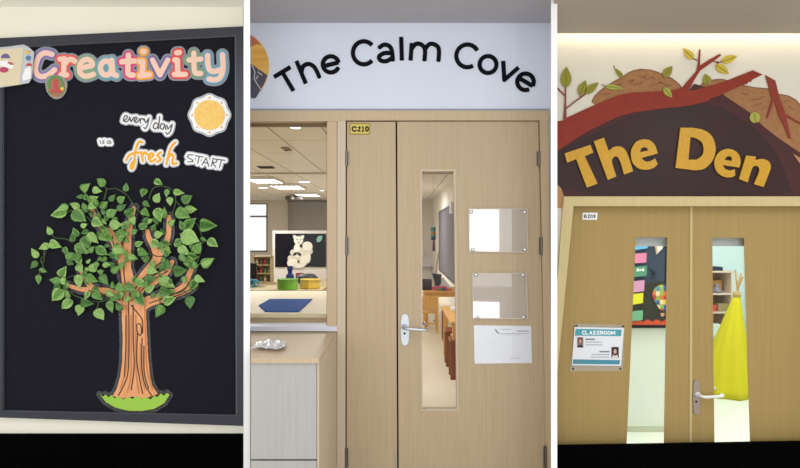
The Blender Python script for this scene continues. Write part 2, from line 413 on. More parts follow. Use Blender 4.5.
word('word_cutout', 'white laminated word START in thin grey capitals right of fresh', (205, 170), [
 [(540, 325), (518, 323), (511, 334), (520, 341), (536, 348), (540, 358), (512, 360)], [(550, 328), (592, 335)], [(571, 332), (563, 368)],
 [(585, 375), (605, 338), (619, 382)], [(592, 362), (615, 366)], [(632, 382), (640, 342)], [(640, 342), (660, 348), (656, 361), (637, 363), (654, 386)], [(663, 346), (701, 352)], [(682, 350), (672, 388)]], .5, greyink, 1.9, 2.9, False)

# ---- tree cut-out
tree = thing('tree_cutout', 'laminated orange-brown tree cut-out with grass base standing low on the black board', 'tree cut-out', F(136, 412, -.02))
trunk = T([(122, -6), (128, 150), (126, 240), (118, 300), (104, 348), (88, 374), (132, 384), (165, 376), (190, 384), (225, 380), (264, 366), (243, 335), (234, 300), (226, 220), (220, 100), (216, -6)], 90, 300, 3.9)
br = []
br += taper([(128, 303), (118, 297), (108, 292), (96, 290), (88, 283), (81, 271)], 5.2, 1.8)
br += taper([(106, 292), (92, 290), (80, 289), (67, 285)], 3.2, 1.6)
br += taper([(131, 300), (127, 277), (121, 256), (114, 240), (109, 231)], 7.5, 3.2)
br += taper([(116, 243), (105, 232), (97, 220), (92, 210)], 3.0, 1.8)
br += taper([(126, 272), (127, 252), (128, 236), (131, 220), (134, 208)], 4.8, 1.9)
br += taper([(134, 300), (140, 284), (152, 267), (159, 256)], 7, 3.8)
br += taper([(157, 258), (154, 247), (149, 238), (147.5, 231)], 3.8, 1.9)
br += taper([(156, 258), (165, 246), (168.6, 232), (169, 217)], 3.4, 2.2)
br += taper([(139, 287), (157, 279), (167, 271), (172, 262)], 5, 2.2)
br += taper([(140, 307), (150, 301), (171, 295), (184, 287), (187, 279), (192, 268)], 6, 2.2)
br += taper([(176, 294), (186, 291), (194, 286)], 3, 1.6)
grass = T([(38, 368), (52, 378), (60, 368), (72, 380), (84, 370), (96, 384), (110, 376), (130, 388), (150, 378), (166, 386), (182, 374), (200, 386), (216, 378), (236, 388), (252, 372), (262, 380), (276, 364), (288, 374), (300, 362), (310, 370), (290, 402), (250, 425), (200, 433), (150, 432), (100, 420), (62, 398)], 90, 300, 3.9)
film = glassy('laminate_margin', (.80, .82, .86), .035, .025, .2, .4)
prism('laminate_sheet', outline(br, 3.4, .5, solid=[trunk, grass]), layer(1), .001, film, tree)
prism('ink_outline', outline(br, .8, .4, solid=[trunk, grass]), layer(2), .001, mat('tree_ink', (64, 40, 34), .6), tree)
bark = mat('bark_orange', (238, 172, 118), .5, c2=(230, 156, 102), scale=(40, 40, 8))
prism('trunk', outline(br, .1, .4, solid=[trunk]), layer(2.8), .001, bark, tree)
prism('grass', [grass], layer(3.6), .001, mat('grass_lime', (158, 204, 74), .5), tree)
K = lambda pts: curve(T(pts, 90, 300, 3.9))
K2 = lambda pts: curve(T(pts, 80, 220, 4.683))
bl = [K([(150, 30), (152, 150), (148, 280), (128, 340), (110, 372)]), K([(168, 20), (168, 140), (172, 260), (160, 350)]), K([(185, 130), (182, 230), (192, 300), (205, 365)]), K([(140, 60), (139, 200), (133, 300)]),
      K([(160, 20), (200, 70), (205, 90), (205, 130)]), K([(203, 150), (202, 260), (215, 330), (240, 372)]), K([(182, 95), (184, 125), (196, 138), (201, 120), (197, 96), (186, 92)]), K([(210, 180), (211, 280), (228, 345)]),
      K2([(200, 380), (188, 250), (165, 150), (150, 75)]), K2([(215, 320), (205, 230), (222, 140)]), K2([(235, 350), (300, 270), (375, 200)]), K2([(250, 360), (320, 270), (380, 210)]), K2([(310, 120), (345, 165), (390, 170)]),
      K2([(240, 380), (330, 290), (410, 240)]), K2([(325, 390), (420, 355), (490, 320), (510, 290)]), K2([(420, 365), (480, 345), (530, 315)]), K2([(60, 320), (110, 348), (200, 360)]), K2([(40, 330), (120, 360), (190, 375)]), K2([(225, 290), (232, 340), (225, 420)])]
for q_ in ([(140, 20), (146, 160), (140, 270), (118, 345)], [(178, 60), (178, 200), (182, 300), (190, 360)], [(196, 170), (198, 280), (215, 350)], [(213, 20), (216, 130), (222, 270), (245, 350)], [(160, 60), (161, 200), (158, 300), (145, 360)]):
    prism('bark_stripe', strokes([K(q_)], .75, 0, .25), layer(3.3), .001, mat('bark_dark', (204, 128, 78), .5), tree)
prism('bark_lines', strokes(bl, .5, 0, .22), layer(3.6), .001, MATS['tree_ink'], tree)

# ---- artificial ivy
ivy = thing('ivy_garland', 'artificial green ivy garland with heart leaves draped over the branches of the tree cut-out', 'artificial ivy', F(130, 300, -.03))
LA = [((420,78),(372,45)),((300,112),(342,68)),((350,100),(402,112)),((525,112),(527,65)),((440,162),(472,126)),((482,165),(520,138)),((330,168),(385,138)),((330,182),(376,200)),((285,195),(233,172)),((245,215),(320,268)),((225,188),(163,208)),((218,220),(133,238)),((388,198),(432,162)),((422,236),(482,206)),((478,206),(528,178)),((528,242),(570,194)),((348,260),(408,288)),((290,295),(326,280)),((277,345),(250,298)),((142,335),(116,292)),((126,388),(70,412)),((128,374),(192,402)),((204,400),(226,444)),((66,456),(31,406)),((258,392),(322,432)),((328,328),(382,382)),((404,318),(467,372)),((438,286),(508,284)),((508,302),(547,260)),((368,404),(432,442)),((292,440),(228,470)),((452,412),(528,428)),((488,372),(522,328)),((560,288),(566,232)),((298,348),(347,402))]
LB = [((180,52),(222,76)),((133,98),(114,143)),((245,99),(240,142)),((258,140),(262,188)),((278,113),(337,121)),((323,167),(377,132)),((178,167),(206,118)),((118,165),(157,192)),((118,203),(157,242)),((190,198),(212,272)),((228,252),(233,190)),((292,208),(367,250)),((333,205),(402,205)),((343,302),(398,248)),((416,286),(510,290)),((318,334),(414,372)),((458,360),(510,400)),((303,398),(368,442)),((335,312),(310,260)),((98,301),(147,278)),((5,284),(52,301)),((60,238),(76,287)),((78,391),(122,374)),((178,340),(227,329)),((224,376),(267,386)),((163,369),(213,401)),((213,399),(267,432)),((390,432),(421,373)),((48,449),(97,463)),((98,419),(152,441)),((348,454),(412,451))]
LC = [((62,110),(28,147)),((73,149),(117,166)),((72,178),(69,230)),((182,216),(126,204)),((197,258),(138,313)),((194,268),(237,292)),((247,311),(190,354)),((189,192),(216,133)),((189,194),(206,237)),((275,178),(279,252)),((331,264),(307,307)),((288,318),(362,328)),((286,334),(274,392)),((364,357),(407,414)),((358,264),(402,312)),((413,269),(467,291)),((429,314),(452,377)),((274,122),(291,78)),((334,162),(367,113)),((398,130),(447,125)),((444,166),(492,134)),((389,178),(432,232)),((323,184),(382,216)),((299,164),(331,202)),((208,92),(267,68)),((213,104),(252,126)),((269,124),(297,167)),((468,234),(517,262))]
LD = [((138,150),(198,166)),((198,198),(283,247)),((123,206),(192,194)),((278,162),(348,155)),((213,108),(272,152)),((338,88),(397,142)),((418,132),(487,94)),((384,189),(440,216)),((397,204),(358,267)),((223,320),(292,295)),((216,334),(182,402)),((359,288),(362,357)),((87,278),(126,342)),((23,234),(87,261)),((78,208),(137,241)),((203,254),(267,279)),((43,84),(87,91)),((88,49),(132,56)),((129,262),(182,234)),((309,73),(337,117))]
leaves = [T(l, 25, 170, 5.2) for l in LA] + [T(l, 120, 170, 5.2) for l in LB] + [T(l, 25, 240, 5.15) for l in LC] + [T(l, 120, 240, 5.15) for l in LD]
# smaller leaves that fill the crown between the large ones
rl = random.Random(3)
for cx, cy, n in ((100, 222, 11), (90, 250, 11), (108, 258, 10), (125, 235, 8), (150, 225, 8), (165, 250, 8), (185, 240, 7), (132, 290, 9), (110, 300, 7), (160, 287, 7), (88, 205, 7), (72, 285, 4), (190, 275, 4), (150, 255, 4), (95, 275, 6), (135, 262, 3)):
    for _ in range(n):
        x, y, a, L = cx + rl.gauss(0, 8), cy + rl.gauss(0, 8), rl.random() * 6.28, rl.uniform(6, 9)
        leaves.append([(x, y), (x + L * math.cos(a), y + L * math.sin(a))])
fol = MB()
HW = [(0, 0), (.06, .24), (.22, .38), (.42, .38), (.62, .28), (.82, .12), (1, 0)]
for i, (b0, t0) in enumerate(leaves):
    yy = -.03 - rl.random() * .035; b, t = F(*b0, yy), F(*t0, yy - rl.uniform(-.012, .018))
    L = (t - b).length; u = (t - b).normalized(); w = Vector((0, -1, 0)).cross(u).normalized(); nrm = u.cross(w).normalized()
    if nrm.y > 0: nrm = -nrm
    fold = rl.uniform(-.25, .5); squ = rl.uniform(.75, 1.05); curl = rl.uniform(-.1, .22)
    V = []
    for s, hw in HW:
        base = b + u * (s * L) + nrm * (L * curl * math.sin(s * 2.6) * .5)
        if hw == 0: V.append(base); continue
        off = L * hw * squ
        V += [base, base + w * off * .55 + nrm * off * (fold + .06), base + w * off + nrm * off * fold * 1.5, base - w * off * .55 + nrm * off * (fold + .06), base - w * off + nrm * off * fold * 1.5]
    Fc = []
    def ix(r): return 1 + (r - 1) * 5
    for r in range(1, 5):
        p, q = ix(r), ix(r + 1)
        Fc += [(p, q, q + 1, p + 1), (p + 1, q + 1, q + 2, p + 2), (p, p + 3, q + 3, q), (p + 3, p + 4, q + 4, q + 3)]
    p = ix(1); Fc += [(0, p, p + 1), (0, p + 1, p + 2), (0, p + 3, p), (0, p + 4, p + 3)]
    p = ix(5); e = len(V) - 1; Fc += [(p, e, p + 1), (p + 1, e, p + 2), (p, p + 3, e), (p + 3, p + 4, e)]
    mo = rl.choice((0, 0, 1, 1, 2) if i < 114 else (1, 1, 2, 2)); mi_ = rl.choice((mo, min(2, mo + 1), max(0, mo - 1)))
    fol.add(V, Fc, mo)
    for k, f in enumerate(Fc[:16]):
        if k % 4 in (0, 2): fol.m[len(fol.m) - len(Fc) + k] = mi_
greens = [mat('leaf_light', (158, 194, 114), .4, c2=(122, 164, 80), scale=(90, 90, 90)), mat('leaf_mid', (120, 164, 80), .4, c2=(84, 128, 58), scale=(90, 90, 90)), mat('leaf_dark', (62, 100, 50), .4, c2=(92, 136, 64), scale=(90, 90, 90))]
fol.build('foliage', greens, ivy)
stm = MB()
for l in ([(101, 184), (107.7, 189), (116, 188.6), (127, 195), (131.5, 201.7), (139, 211), (147, 221)], [(149, 199), (152.7, 189), (161, 186), (172, 190), (175.8, 201.7), (171, 217)], [(186, 219), (197, 224), (201.7, 237), (200.8, 252), (197, 262), (194.8, 269), (192, 279), (182, 291.5), (172, 294), (158.8, 296)],
          [(201.7, 244), (206, 241), (211, 241)], [(52, 234.4), (55.8, 238), (66, 239), (73, 243)], [(48, 245), (45, 254.6), (41, 259), (43.4, 267), (39, 274)], [(78, 275), (67, 278), (62, 284), (72, 294), (82, 298), (98.8, 302), (110, 298)], [(98.8, 302), (97, 309)], [(44, 250), (44, 262), (40, 262)], [(101, 184), (98, 178)], [(107, 189), (104, 200)],
          [(176, 201), (181, 207)], [(160, 296), (160, 305)], [(184, 291), (190, 297)], [(194, 268), (201, 263)], [(108, 298), (112, 308)], [(66, 205), (74, 206), (84, 214), (92, 222)], [(66, 213), (72, 210)]):
    stm.tube([F(x, y, -.035 - .008 * math.sin(i * 1.3)) for i, (x, y) in enumerate(curve(l, 4))], .0035, 6)
stm.build('stems', mat('stem_green', (70, 88, 56), .6), ivy)

# ================================================================ MIDDLE BAY
# wall picture (sunset over a mountain), round
px0, cy0, R0 = 251, 66.5, 30
half = arc(239, cy0, 30, 34, -66, 66, 24)
wp = thing('wall_picture', 'round sunset picture with grey mountain at the left end of the door sign', 'picture', F(259, 100, -.005))
prism('picture_disc', half, -.004, .004, mat('sunset_orange', (226, 162, 66), .6, c2=(236, 196, 104), scale=(2, 2, 26)), wp)
prism('red_sky', [(250.5, 34.5), (256, 39), (261, 45.5), (257, 44), (250.5, 47)], -.0052, .001, mat('sunset_red', (198, 118, 88), .6), wp)
prism('mountain', [(250.8, 63.5), (254.5, 66), (258.5, 69.5), (261.5, 71), (267.5, 75.5), (263.5, 85), (257, 96), (255, 98.5), (250.8, 98)], -.0052, .001, mat('slate', (74, 72, 84), .7, c2=(92, 90, 102), scale=(60, 60, 30)), wp)
prism('snow_line', strokes([[(252, 65), (255, 72), (254, 78), (257, 84), (262, 91)], [(258, 72), (262, 75)], [(258, 76), (256, 79)]], .5, 0, .2), -.0064, .001, mat('snow', (196, 196, 204), .7), wp)

# arched lettering
Y1 = lambda p: T(p, 250, 20, 5.2)
Y2 = lambda p: T(p, 340, 20, 5.2)
Y3 = lambda p: T(p, 440, 20, 5.2)
def rotp(pts, cx, cy, a):
    a = math.radians(a); c, s = math.cos(a), math.sin(a); return [(cx + (x - cx) * c - (y - cy) * s, cy + (x - cx) * s + (y - cy) * c) for x, y in pts]
def lete(cx, cy, r, a): return [rotp([(cx - r, cy), (cx + r, cy)], cx, cy, a), rotp(arc(cx, cy, r, r, 0, -325, 26), cx, cy, a)]
sg = [('The', [[Y1([(124, 296), (210, 244)]), Y1([(168, 271), (226, 368)])],
       [Y1([(241, 212), (290, 330)]), Y1(curve([(267, 272), (275, 242), (300, 228), (328, 238), (345, 262), (361, 298)]))],
       [Y1(l) for l in lete(420, 230, 42, -14)]]),
      ('Calm', [[Y2(arc(124, 170, 57, 60, -42, -318, 26))],
       [Y2(curve([(203, 143), (228, 128), (255, 134), (270, 160), (275, 213)])), Y2(curve([(272, 172), (230, 172), (203, 190), (212, 210), (242, 213), (274, 195)]))],
       [Y2([(318, 87), (322, 210)])],
       [Y2([(373, 119), (367, 210)]), Y2(curve([(372, 150), (395, 124), (425, 128), (442, 155), (439, 212)])), Y2(curve([(442, 152), (465, 125), (495, 128), (514, 152), (512, 216)]))]]),
      ('Cove', [[Y3(arc(143, 186, 58, 59, -28, -300, 26))], [Y3(arc(250, 231, 44, 44, 0, 360, 26))],
       [Y3([(329, 212), (335, 311), (409, 246)])], [Y3(l) for l in lete(445, 321, 43, 30)]])]
for wname, ls in sg:
    t = thing('sign_lettering', {'The': 'slanted black word The at the left of the arched door sign', 'Calm': 'black word Calm at the top of the arched door sign', 'Cove': 'slanting black word Cove at the right of the arched door sign'}[wname], 'lettering', F(*{'The': (310, 90), 'Calm': (390, 65), 'Cove': (495, 90)}[wname], -.006), 'arched black words on the door sign')
    for l in ls: prism('letter', strokes(l, 2.1, 0, .25, butt=True), -.006, .006, ink, t)

# frames
prism('trim_door_head', [(243, 110.5), (548.5, 110.5), (549, 120.3), (346.5, 120.3), (336.5, 121), (243, 121.5)], -.022, .1, ash_frame)['kind'] = 'structure'
prism('trim_sign_base', [(250, 108.8), (549, 108.8), (549, 110.6), (250, 110.6)], -.012, .02, mat('sign_base_edge', (150, 156, 166), .6))['kind'] = 'structure'
prism('trim_jamb_left', [(327, 121), (337, 121), (336.8, 485), (327, 485)], -.016, .11, ash_frame)['kind'] = 'structure'
prism('trim_jamb_middle', [(337.4, 120.5), (345.6, 120.5), (345.2, 485), (337, 485)], -.02, .11, cream_frame)['kind'] = 'structure'
prism('trim_jamb_right', [(539.8, 120.4), (548.5, 120.4), (552, 485), (546.6, 485)], -.02, .11, ash_frame)['kind'] = 'structure'
prism('wall_strip', [(548.6, 108), (556, 108), (556, 485), (552, 485)], -.002, .1, wall_blue)['kind'] = 'structure'
prism('trim_door_stop', [[(344, 118), (550, 118), (555, 485), (343, 485)], [(352, 126), (352, 485), (393, 485), (393, 126)], [(401, 126), (401, 485), (541, 485), (533, 126)]], .05, .02, gap_dark)['kind'] = 'structure'

# doors
def lever(root, plate_c, w, h, piv, end, y0, name_plate_mat, mt, inner=True):
    cx, cy = plate_c
    hd = MB().prism([chaikin([(cx - w / 2, cy - h / 2), (cx, cy - h / 2 - w * .35), (cx + w / 2, cy - h / 2), (cx + w / 2, cy + h / 2), (cx, cy + h / 2 + w * .35), (cx - w / 2, cy + h / 2)], 2)], y0 - .008, .008).build('handle_plate', name_plate_mat, root)
    m = MB(); p = F(*piv, y0); e = F(*end, y0)
    m.lathe(p + Vector((0, -.02, 0)), [(.016, 0), (.016, .014)], 16, axis='y')
    m.tube([p, p + Vector((0, -.035, 0)), p + Vector((.008, -.05, -.003)), p + Vector((.03, -.055, -.006)), e + Vector((-.02, -.055, 0)), e + Vector((-.004, -.052, .001)), e + Vector((.002, -.04, .003)), e + Vector((.0, -.022, .005))], [.0095, .0095, .0095, .0095, .009, .009, .009, .008], 12)
    m.build('handle_lever', mt, root, smooth=True)
    k = F(cx - .4, cy + h * .14, y0 - .01)
    MB().lathe(k, [(.006, -.001), (.0065, 0), (.0065, .004)], 14, axis='y').build('keyhole', black, root)
    if inner:
        m = MB(); p = F(*piv, y0 + .045); p.y = y0 + .045; e2 = F(end[0] - 1.5, end[1] - 4, y0 + .045)
        m.tube([p, p + Vector((0, .05, 0)), p + Vector((.03, .058, 0)), e2 + Vector((-.015, .058, 0)), e2 + Vector((0, .05, 0)), e2 + Vector((0, .03, 0))], .009, 10)
        m.build('inner_lever', mt, root, smooth=True)
def hinge(root, x, y0, y1, y):
    m = MB(); a, b = F(x, y1, y), F(x, y0, y)
    m.tube([a, b], .008, 10)
    m.tube([a - Vector((0, 0, .004)), a], .005, 8); m.tube([b, b + Vector((0, 0, .004))], .005, 8)
    m.box(a.x - .014, a.x + .014, y + .004, y + .007, a.z + .004, b.z - .004)
    m.build('hinge', steel_dark, root)
d1 = prism('door_1', [(347, 121.8), (395.6, 121.8), (397.2, 483), (346.6, 483)], -.004, .045, ash); d1['kind'] = 'structure'
hinge(d1, 346.3, 151, 166, -.016); hinge(d1, 346.2, 237, 255, -.016); hinge(d1, 345.9, 448, 468, -.016)
MB().prism([rect(394.6, 449, 397, 470)], -.006, .004).build('flush_bolt', mat('pale_steel', (186, 176, 160), .4, .5), d1)
g_in = [(421.8, 171.2), (454, 171.2), (457, 409.4), (422.8, 409.4)]
d2 = prism('door_2', [[(397.2, 121.6), (538.2, 121.4), (546.2, 483), (398.8, 483)], g_in], -.004, .045, ash); d2['kind'] = 'structure'
prism('glazing_bead', [[(420.3, 169.4), (455.6, 169.4), (458.6, 411), (421.3, 411)], g_in[::-1]], -.008, .053, cream_frame, d2)
prism('glass_pane', [(421.5, 171), (454.5, 171), (457.3, 409.6), (422.4, 409.6)], .016, .006, glass, d2)
lever(d2, (405, 329.8), 8.2, 27, (404.2, 326.5), (426.8, 328.6), -.004, mat('plate_white_steel', (214, 224, 236), .35, .25), steel)
hinge(d2, 539.3, 151, 166, -.016); hinge(d2, 541.6, 237, 255, -.016); hinge(d2, 546, 446, 468, -.016)

# room number plate
np1 = thing('number_plate', 'yellow room number plate reading C210 at the top of the narrow door leaf', 'number plate', F(360, 134, -.008))
prism('plate', [(350.4, 123.2), (369, 123.2), (370, 124.2), (370, 133.4), (369, 134.4), (350.4, 134.4), (349.4, 133.4), (349.4, 124.2)], -.009, .005, mat('plate_yellow_edge', (160, 142, 54), .45), np1)
prism('plate_face', rect(350.6, 124.4, 368.9, 133.4), -.0098, .001, mat('plate_yellow', (212, 194, 92), .45), np1)
P5 = lambda p: T(p, 346, 118, 23.4)
for l, r in (([P5(curve([(238, 228), (200, 204), (158, 220), (148, 255), (160, 295), (200, 308), (240, 290)]))], .8), ([P5(curve([(290, 225), (315, 205), (332, 232), (305, 270), (280, 305)])), P5([(280, 308), (338, 306)])], .62), ([P5([(398, 205), (398, 308)]), P5([(380, 218), (398, 206)]), P5([(380, 310), (416, 310)])], .62), ([P5(arc(490, 255, 32, 50, 0, 360, 18))], .8)):
    prism('digit', strokes(l, r, 0, .14), -.0106, .001, mat('number_ink', (58, 38, 20), .6), np1)

# acrylic sign holders
def holder(label, quad, screws, tilt):
    t = thing('sign_holder', label, 'sign holder', F((quad[0][0] + quad[1][0]) / 2, quad[2][1], -.006), 'acrylic sign holders on the wide door leaf')
    p = prism('acrylic_plate', quad, -.014, .005, acrylic, t)
    prism('plate_edge', [quad, [(q[0] + (.7 if q[0] < 500 else -.7), q[1] + (.7 if q[1] < (quad[0][1] + quad[2][1]) / 2 else -.7)) for q in quad][::-1]], -.0146, .006, mat('acrylic_edge', (214, 206, 196), .25), t)
    for x, y in screws:
        c = F(x, y, -.004); MB().lathe(c, [(.0062, 0), (.0062, -.013), (.0105, -.0135), (.0112, -.016), (.009, -.019), (.004, -.0205), (0.0005, -.021)], 16, axis='y').build('screw', chrome, t, smooth=True)
    return t, p
h1, hp1 = holder('upper acrylic sign holder reflecting a bright window, on wide wooden door leaf', [(468.6, 208.6), (527.4, 208.6), (528.2, 252.6), (469, 251.8)], [(471.3, 212), (524.4, 212), (524.6, 249.6), (472.6, 249.6)], 0)
h2, hp2 = holder('middle acrylic sign holder, empty, between the other two on the wide door leaf', [(472.4, 273), (527, 273), (528, 319), (472.8, 319)], [(476, 274.8), (522.6, 274.8), (523.4, 317), (477.2, 317)], 0)
ps = thing('paper_sheet', 'white printed sheet of paper below the two acrylic holders on the door', 'paper', F(503, 364, -.006))
prism('sheet', [(474, 325.4), (531, 326), (532, 363), (474.6, 363.6)], -.007, .002, mat('glossy_paper', (240, 245, 255), .3), ps)
for q_ in [rect(501, 329, 511, 329.6), rect(517, 330.6, 529, 331.6), rect(500, 333.3, 529, 333.8), rect(501, 334.8, 520, 335.1), rect(528, 337.4, 529.3, 338.2), rect(510, 358, 520, 358.4)]: prism('print_line', q_, -.0075, .0006, mat('print_grey', (150, 158, 190), .6), ps)
prism('leaf_print', chaikin([(494, 328), (497.5, 330.5), (499.5, 334.5), (496.5, 333)], 1), -.0078, .0006, mat('print_dark', (128, 132, 150), .6), ps)
prism('clear_pocket', [(473.4, 324.6), (531.8, 325.2), (532.8, 363.8), (474, 364.4)], -.012, .003, glassy('pocket_film', (1, 1, 1), .04, .06, .04, .4), ps)

# ---- hatch window beside the door
struct(prism('window_1', [[(240, 121.4), (327, 121.4), (327, 331), (240, 331)], [(244, 126), (244, 330.6), (326.6, 330.6), (326.6, 126)]], .05, .04, mat('window_head_shade', (128, 106, 76), .6)))  # brown of the head strip stands in for shade under the reveal
struct(prism('window_sill', [(244, 326.3), (337, 326.3), (337, 331.2), (244, 331.2)], -.03, .14, mat('sill_white', (212, 216, 228), .4)))
struct(prism('window_pane', [(244, 125.5), (327, 125.5), (327, 327), (244, 327)], .068, .005, glass))
struct(prism('wall_hatch', [(244, 331), (337, 331), (337, 484), (244, 484)], .0, .1, ash_frame))

# ---- cabinet in front of the hatch
YF = -.77
cab = thing('cabinet', 'pale grey drawer cabinet with wooden side and worktop under the hatch window', 'cabinet', (-.60, -.4, 0))
xr = X(319.5, YF)
zt = Z(358, YF)
def slab(name, xl_px, x1, z0, z1, m, y0=YF, y1=-.005):
    V = []
    for z in (z0, z1): V += [(X(xl_px, y1), y1, z), (x1, y1, z), (x1, y0, z), (X(xl_px, y0), y0, z)]
    return mk(name, V, [(0, 1, 2, 3), (4, 5, 6, 7), (0, 1, 5, 4), (1, 2, 6, 5), (2, 3, 7, 6), (3, 0, 4, 7)], m, cab)
slab('worktop', 250.6, xr, zt - .022, zt, ash_frame, YF - .012)
slab('side_panel', 317.2, xr - .002, .0, zt - .022, cream_frame, YF)
cg = wood('cabinet_grey', (174, 174, 169), (180, 180, 175), 90, 3)
slab('body', 251, X(317, YF), .03, zt - .024, mat('carcass', (150, 146, 140), .7), YF + .02, -.005)
z1, z2 = Z(361.5, YF - .002), Z(459, YF - .002)
slab('drawer_front', 250.6, X(316.6, YF), z2, z1, cg, YF - .002, YF + .018)
slab('drawer_front', 250.6, X(316.6, YF), .06, Z(461, YF - .002), cg, YF - .002, YF + .018)
# plastic sheet on the worktop
bg = MB(); n = 9; rb = random.Random(5); V = []; Fc = []
for i in range(n):
    for j in range(n):
        u, v = i / (n - 1), j / (n - 1)
        x = X(258, -.45) + u * .17 * (1 - .25 * abs(v - .4)); y = -.62 + v * .22 + .02 * math.sin(u * 5)
        V.append((x, y, zt + .004 + .016 * abs(math.sin(u * 7 + v * 3)) * (1 - abs(u - .5)) + rb.random() * .012))
for i in range(n - 1):
    for j in range(n - 1): Fc.append((i * n + j, (i + 1) * n + j, (i + 1) * n + j + 1, i * n + j + 1))
pb = mk('plastic_bag', V, Fc, glassy('bag_plastic', (.85, .84, .92), .55, .08, .2, .5), None, label='crumpled clear plastic bag lying on the cabinet worktop', cat='plastic bag', smooth=True)
md = pb.modifiers.new('thick', 'SOLIDIFY'); md.thickness = .002

# ================================================================ CLASSROOM BEHIND (seen through hatch and door glass)
KI = .95
CH = 2.6; YW = 15.6
c_wall = mat('classroom_wall', (226, 218, 206), .85, k=KI)
struct(box('wall_partition', 1.05, 1.13, YR, YW, 0, CH, mat('classroom_side_wall', (236, 230, 220), .85, k=KI)))
struct(box('wall_classroom_left', -6.1, -6.0, YR, YW, 0, CH, c_wall))
struct(box('wall_classroom_corner', -6.0, -.95, YR + .0, YR + .02, 0, CH, c_wall))
struct(box('floor_classroom', -6.1, 1.05, 0, YW, -.06, .003, wood('classroom_floor', (234, 220, 192), (240, 228, 204), 6, .6, axis='y')))
WX0, WX1 = X(236, YW), X(267.5, YW); WZ0, WZ1 = Z(252, YW), Z(203.5, YW)
m = MB(); m.box(-6.1, WX0, YW, YW + .1, 0, CH); m.box(WX0, WX1, YW, YW + .1, 0, WZ0); m.box(WX0, WX1, YW, YW + .1, WZ1, CH); m.box(WX1, 1.13, YW, YW + .1, 0, CH)
struct(m.build('wall_back', c_wall))
wf = MB(); wf.box(WX0, WX1, YW - .02, YW + .05, Z(217.3, YW), Z(215.6, YW)); wf.box(WX0, WX1, YW - .02, YW + .05, WZ0, WZ0 + .05); wf.box(WX0, WX1, YW - .02, YW + .05, WZ1 - .03, WZ1); wf.box(WX1 - .04, WX1, YW - .02, YW + .05, WZ0, WZ1)
struct(wf.build('window_2', mat('window_bar', (150, 144, 136), .6)))
# tiled ceiling
def tiles(name, c):
    m = bpy.data.materials.new(name); m.use_nodes = True; nt = m.node_tree; b = nt.nodes['Principled BSDF']; b.inputs['Roughness'].default_value = .9
    tc = nt.nodes.new('ShaderNodeTexCoord'); br_ = nt.nodes.new('ShaderNodeTexBrick')
    br_.offset = 0; br_.inputs['Scale'].default_value = 1; br_.inputs['Brick Width'].default_value = .56; br_.inputs['Row Height'].default_value = 1.12
    br_.inputs['Mortar Size'].default_value = .008; br_.inputs['Color1'].default_value = lin(c, KI); br_.inputs['Color2'].default_value = lin(tuple(v - 3 for v in c), KI); br_.inputs['Mortar'].default_value = lin((140, 128, 112), KI)
    nt.links.new(tc.outputs['Object'], br_.inputs['Vector']); nt.links.new(br_.outputs['Color'], b.inputs['Base Color']); return m
struct(box('ceiling_classroom', -6.1, 1.13, YR, YW, CH, CH + .06, tiles('ceiling_tile', (228, 222, 212))))
struct(box('trim_ceiling', -6.0, 1.05, 7.0, 7.12, CH - .025, CH, mat('bulkhead', (190, 180, 166), .9, k=KI)))
def PC(px, py):
    d = FPX * (CH - EYE) / (234 - py); return Vector(((px - 400) * d / FPX, d - D, CH))
def ceil_item(name, label, cat, p, group=None): return thing(name, label, cat, p, group)
glow = emit('diffuser_glow', (1, .975, .94), 2.2)
def troffer(p, w, l, label):
    t = thing('ceiling_light', label, 'ceiling light', p, 'long ceiling lights in the classroom')
    MB().box(p.x - w / 2, p.x + w / 2, p.y - l / 2, p.y + l / 2, CH - .05, CH - .001).build('housing', mat('lamp_housing', (225, 222, 216), .5), t)
    m = MB()
    for k in range(6):
        xx = p.x - w / 2 + w * (k + .5) / 6; m.box(xx - w / 24, xx + w / 24, p.y - l / 2 + .03, p.y + l / 2 - .03, CH - .056, CH - .05)
    m.build('diffuser', glow, t)
    l_ = bpy.data.lights.new('troffer_lamp', 'AREA'); l_.energy = 22; l_.shape = 'RECTANGLE'; l_.size = w; l_.size_y = l; l_.color = (.98, .98, 1)
    lo = bpy.data.objects.new('troffer_lamp', l_); COL.objects.link(lo); lo.location = (p.x, p.y, CH - .08)
a, b_ = PC(265, 178.8), PC(288, 185.4); c_ = PC(308, 193.5)
troffer(a, .58, 1.0, 'ceiling light nearest the hatch window, left of the three long ones')
troffer(b_, .66, 1.1, 'ceiling light in the middle of the three long ones')
troffer(c_, .6, 1.0, 'ceiling light farthest back, right of the three long ones')
def downlight(px, py, w, label):
    p = PC(px, py); r = w / 2 * (p.y + D) / FPX
    t = thing('downlight', label, 'ceiling light', p, 'round downlights in the classroom ceiling')
    MB().lathe(p, [(r * 1.15, 0), (r * 1.15, -.012), (r, -.014)], 20).build('rim', mat('lamp_rim', (232, 230, 226), .5), t)
    MB().lathe(p, [(r * .95, -.010), (r * .9, -.02), (r * .5, -.024)], 20).build('lens', glow, t)
downlight(295.5, 126.2, 11, 'round downlight close behind the top of the hatch window')
downlight(304.5, 181.3, 12, 'round downlight right of the nearest long ceiling light')
downlight(263, 187.2, 10, 'round downlight behind the nearest long ceiling light')
downlight(322, 190, 5, 'small round downlight beside the right window jamb')
p = PC(266, 166.8); t = thing('ceiling_vent', 'dark slot vent in the classroom ceiling in front of the lights', 'ceiling vent', p)
MB().box(p.x - .13, p.x + .13, p.y - .12, p.y + .12, CH - .012, CH - .001).build('frame', mat('vent_grey', (120, 112, 102), .6), t)
m = MB(); [m.box(p.x - .115, p.x + .115, p.y - .1 + .05 * k, p.y - .08 + .05 * k, CH - .018, CH - .012) for k in range(5)]; m.build('slats', mat('vent_dark', (48, 42, 38), .7), t)
p = PC(286.5, 148.2); t = thing('smoke_detector', 'small square sensor on the classroom ceiling above the window view', 'smoke detector', p)
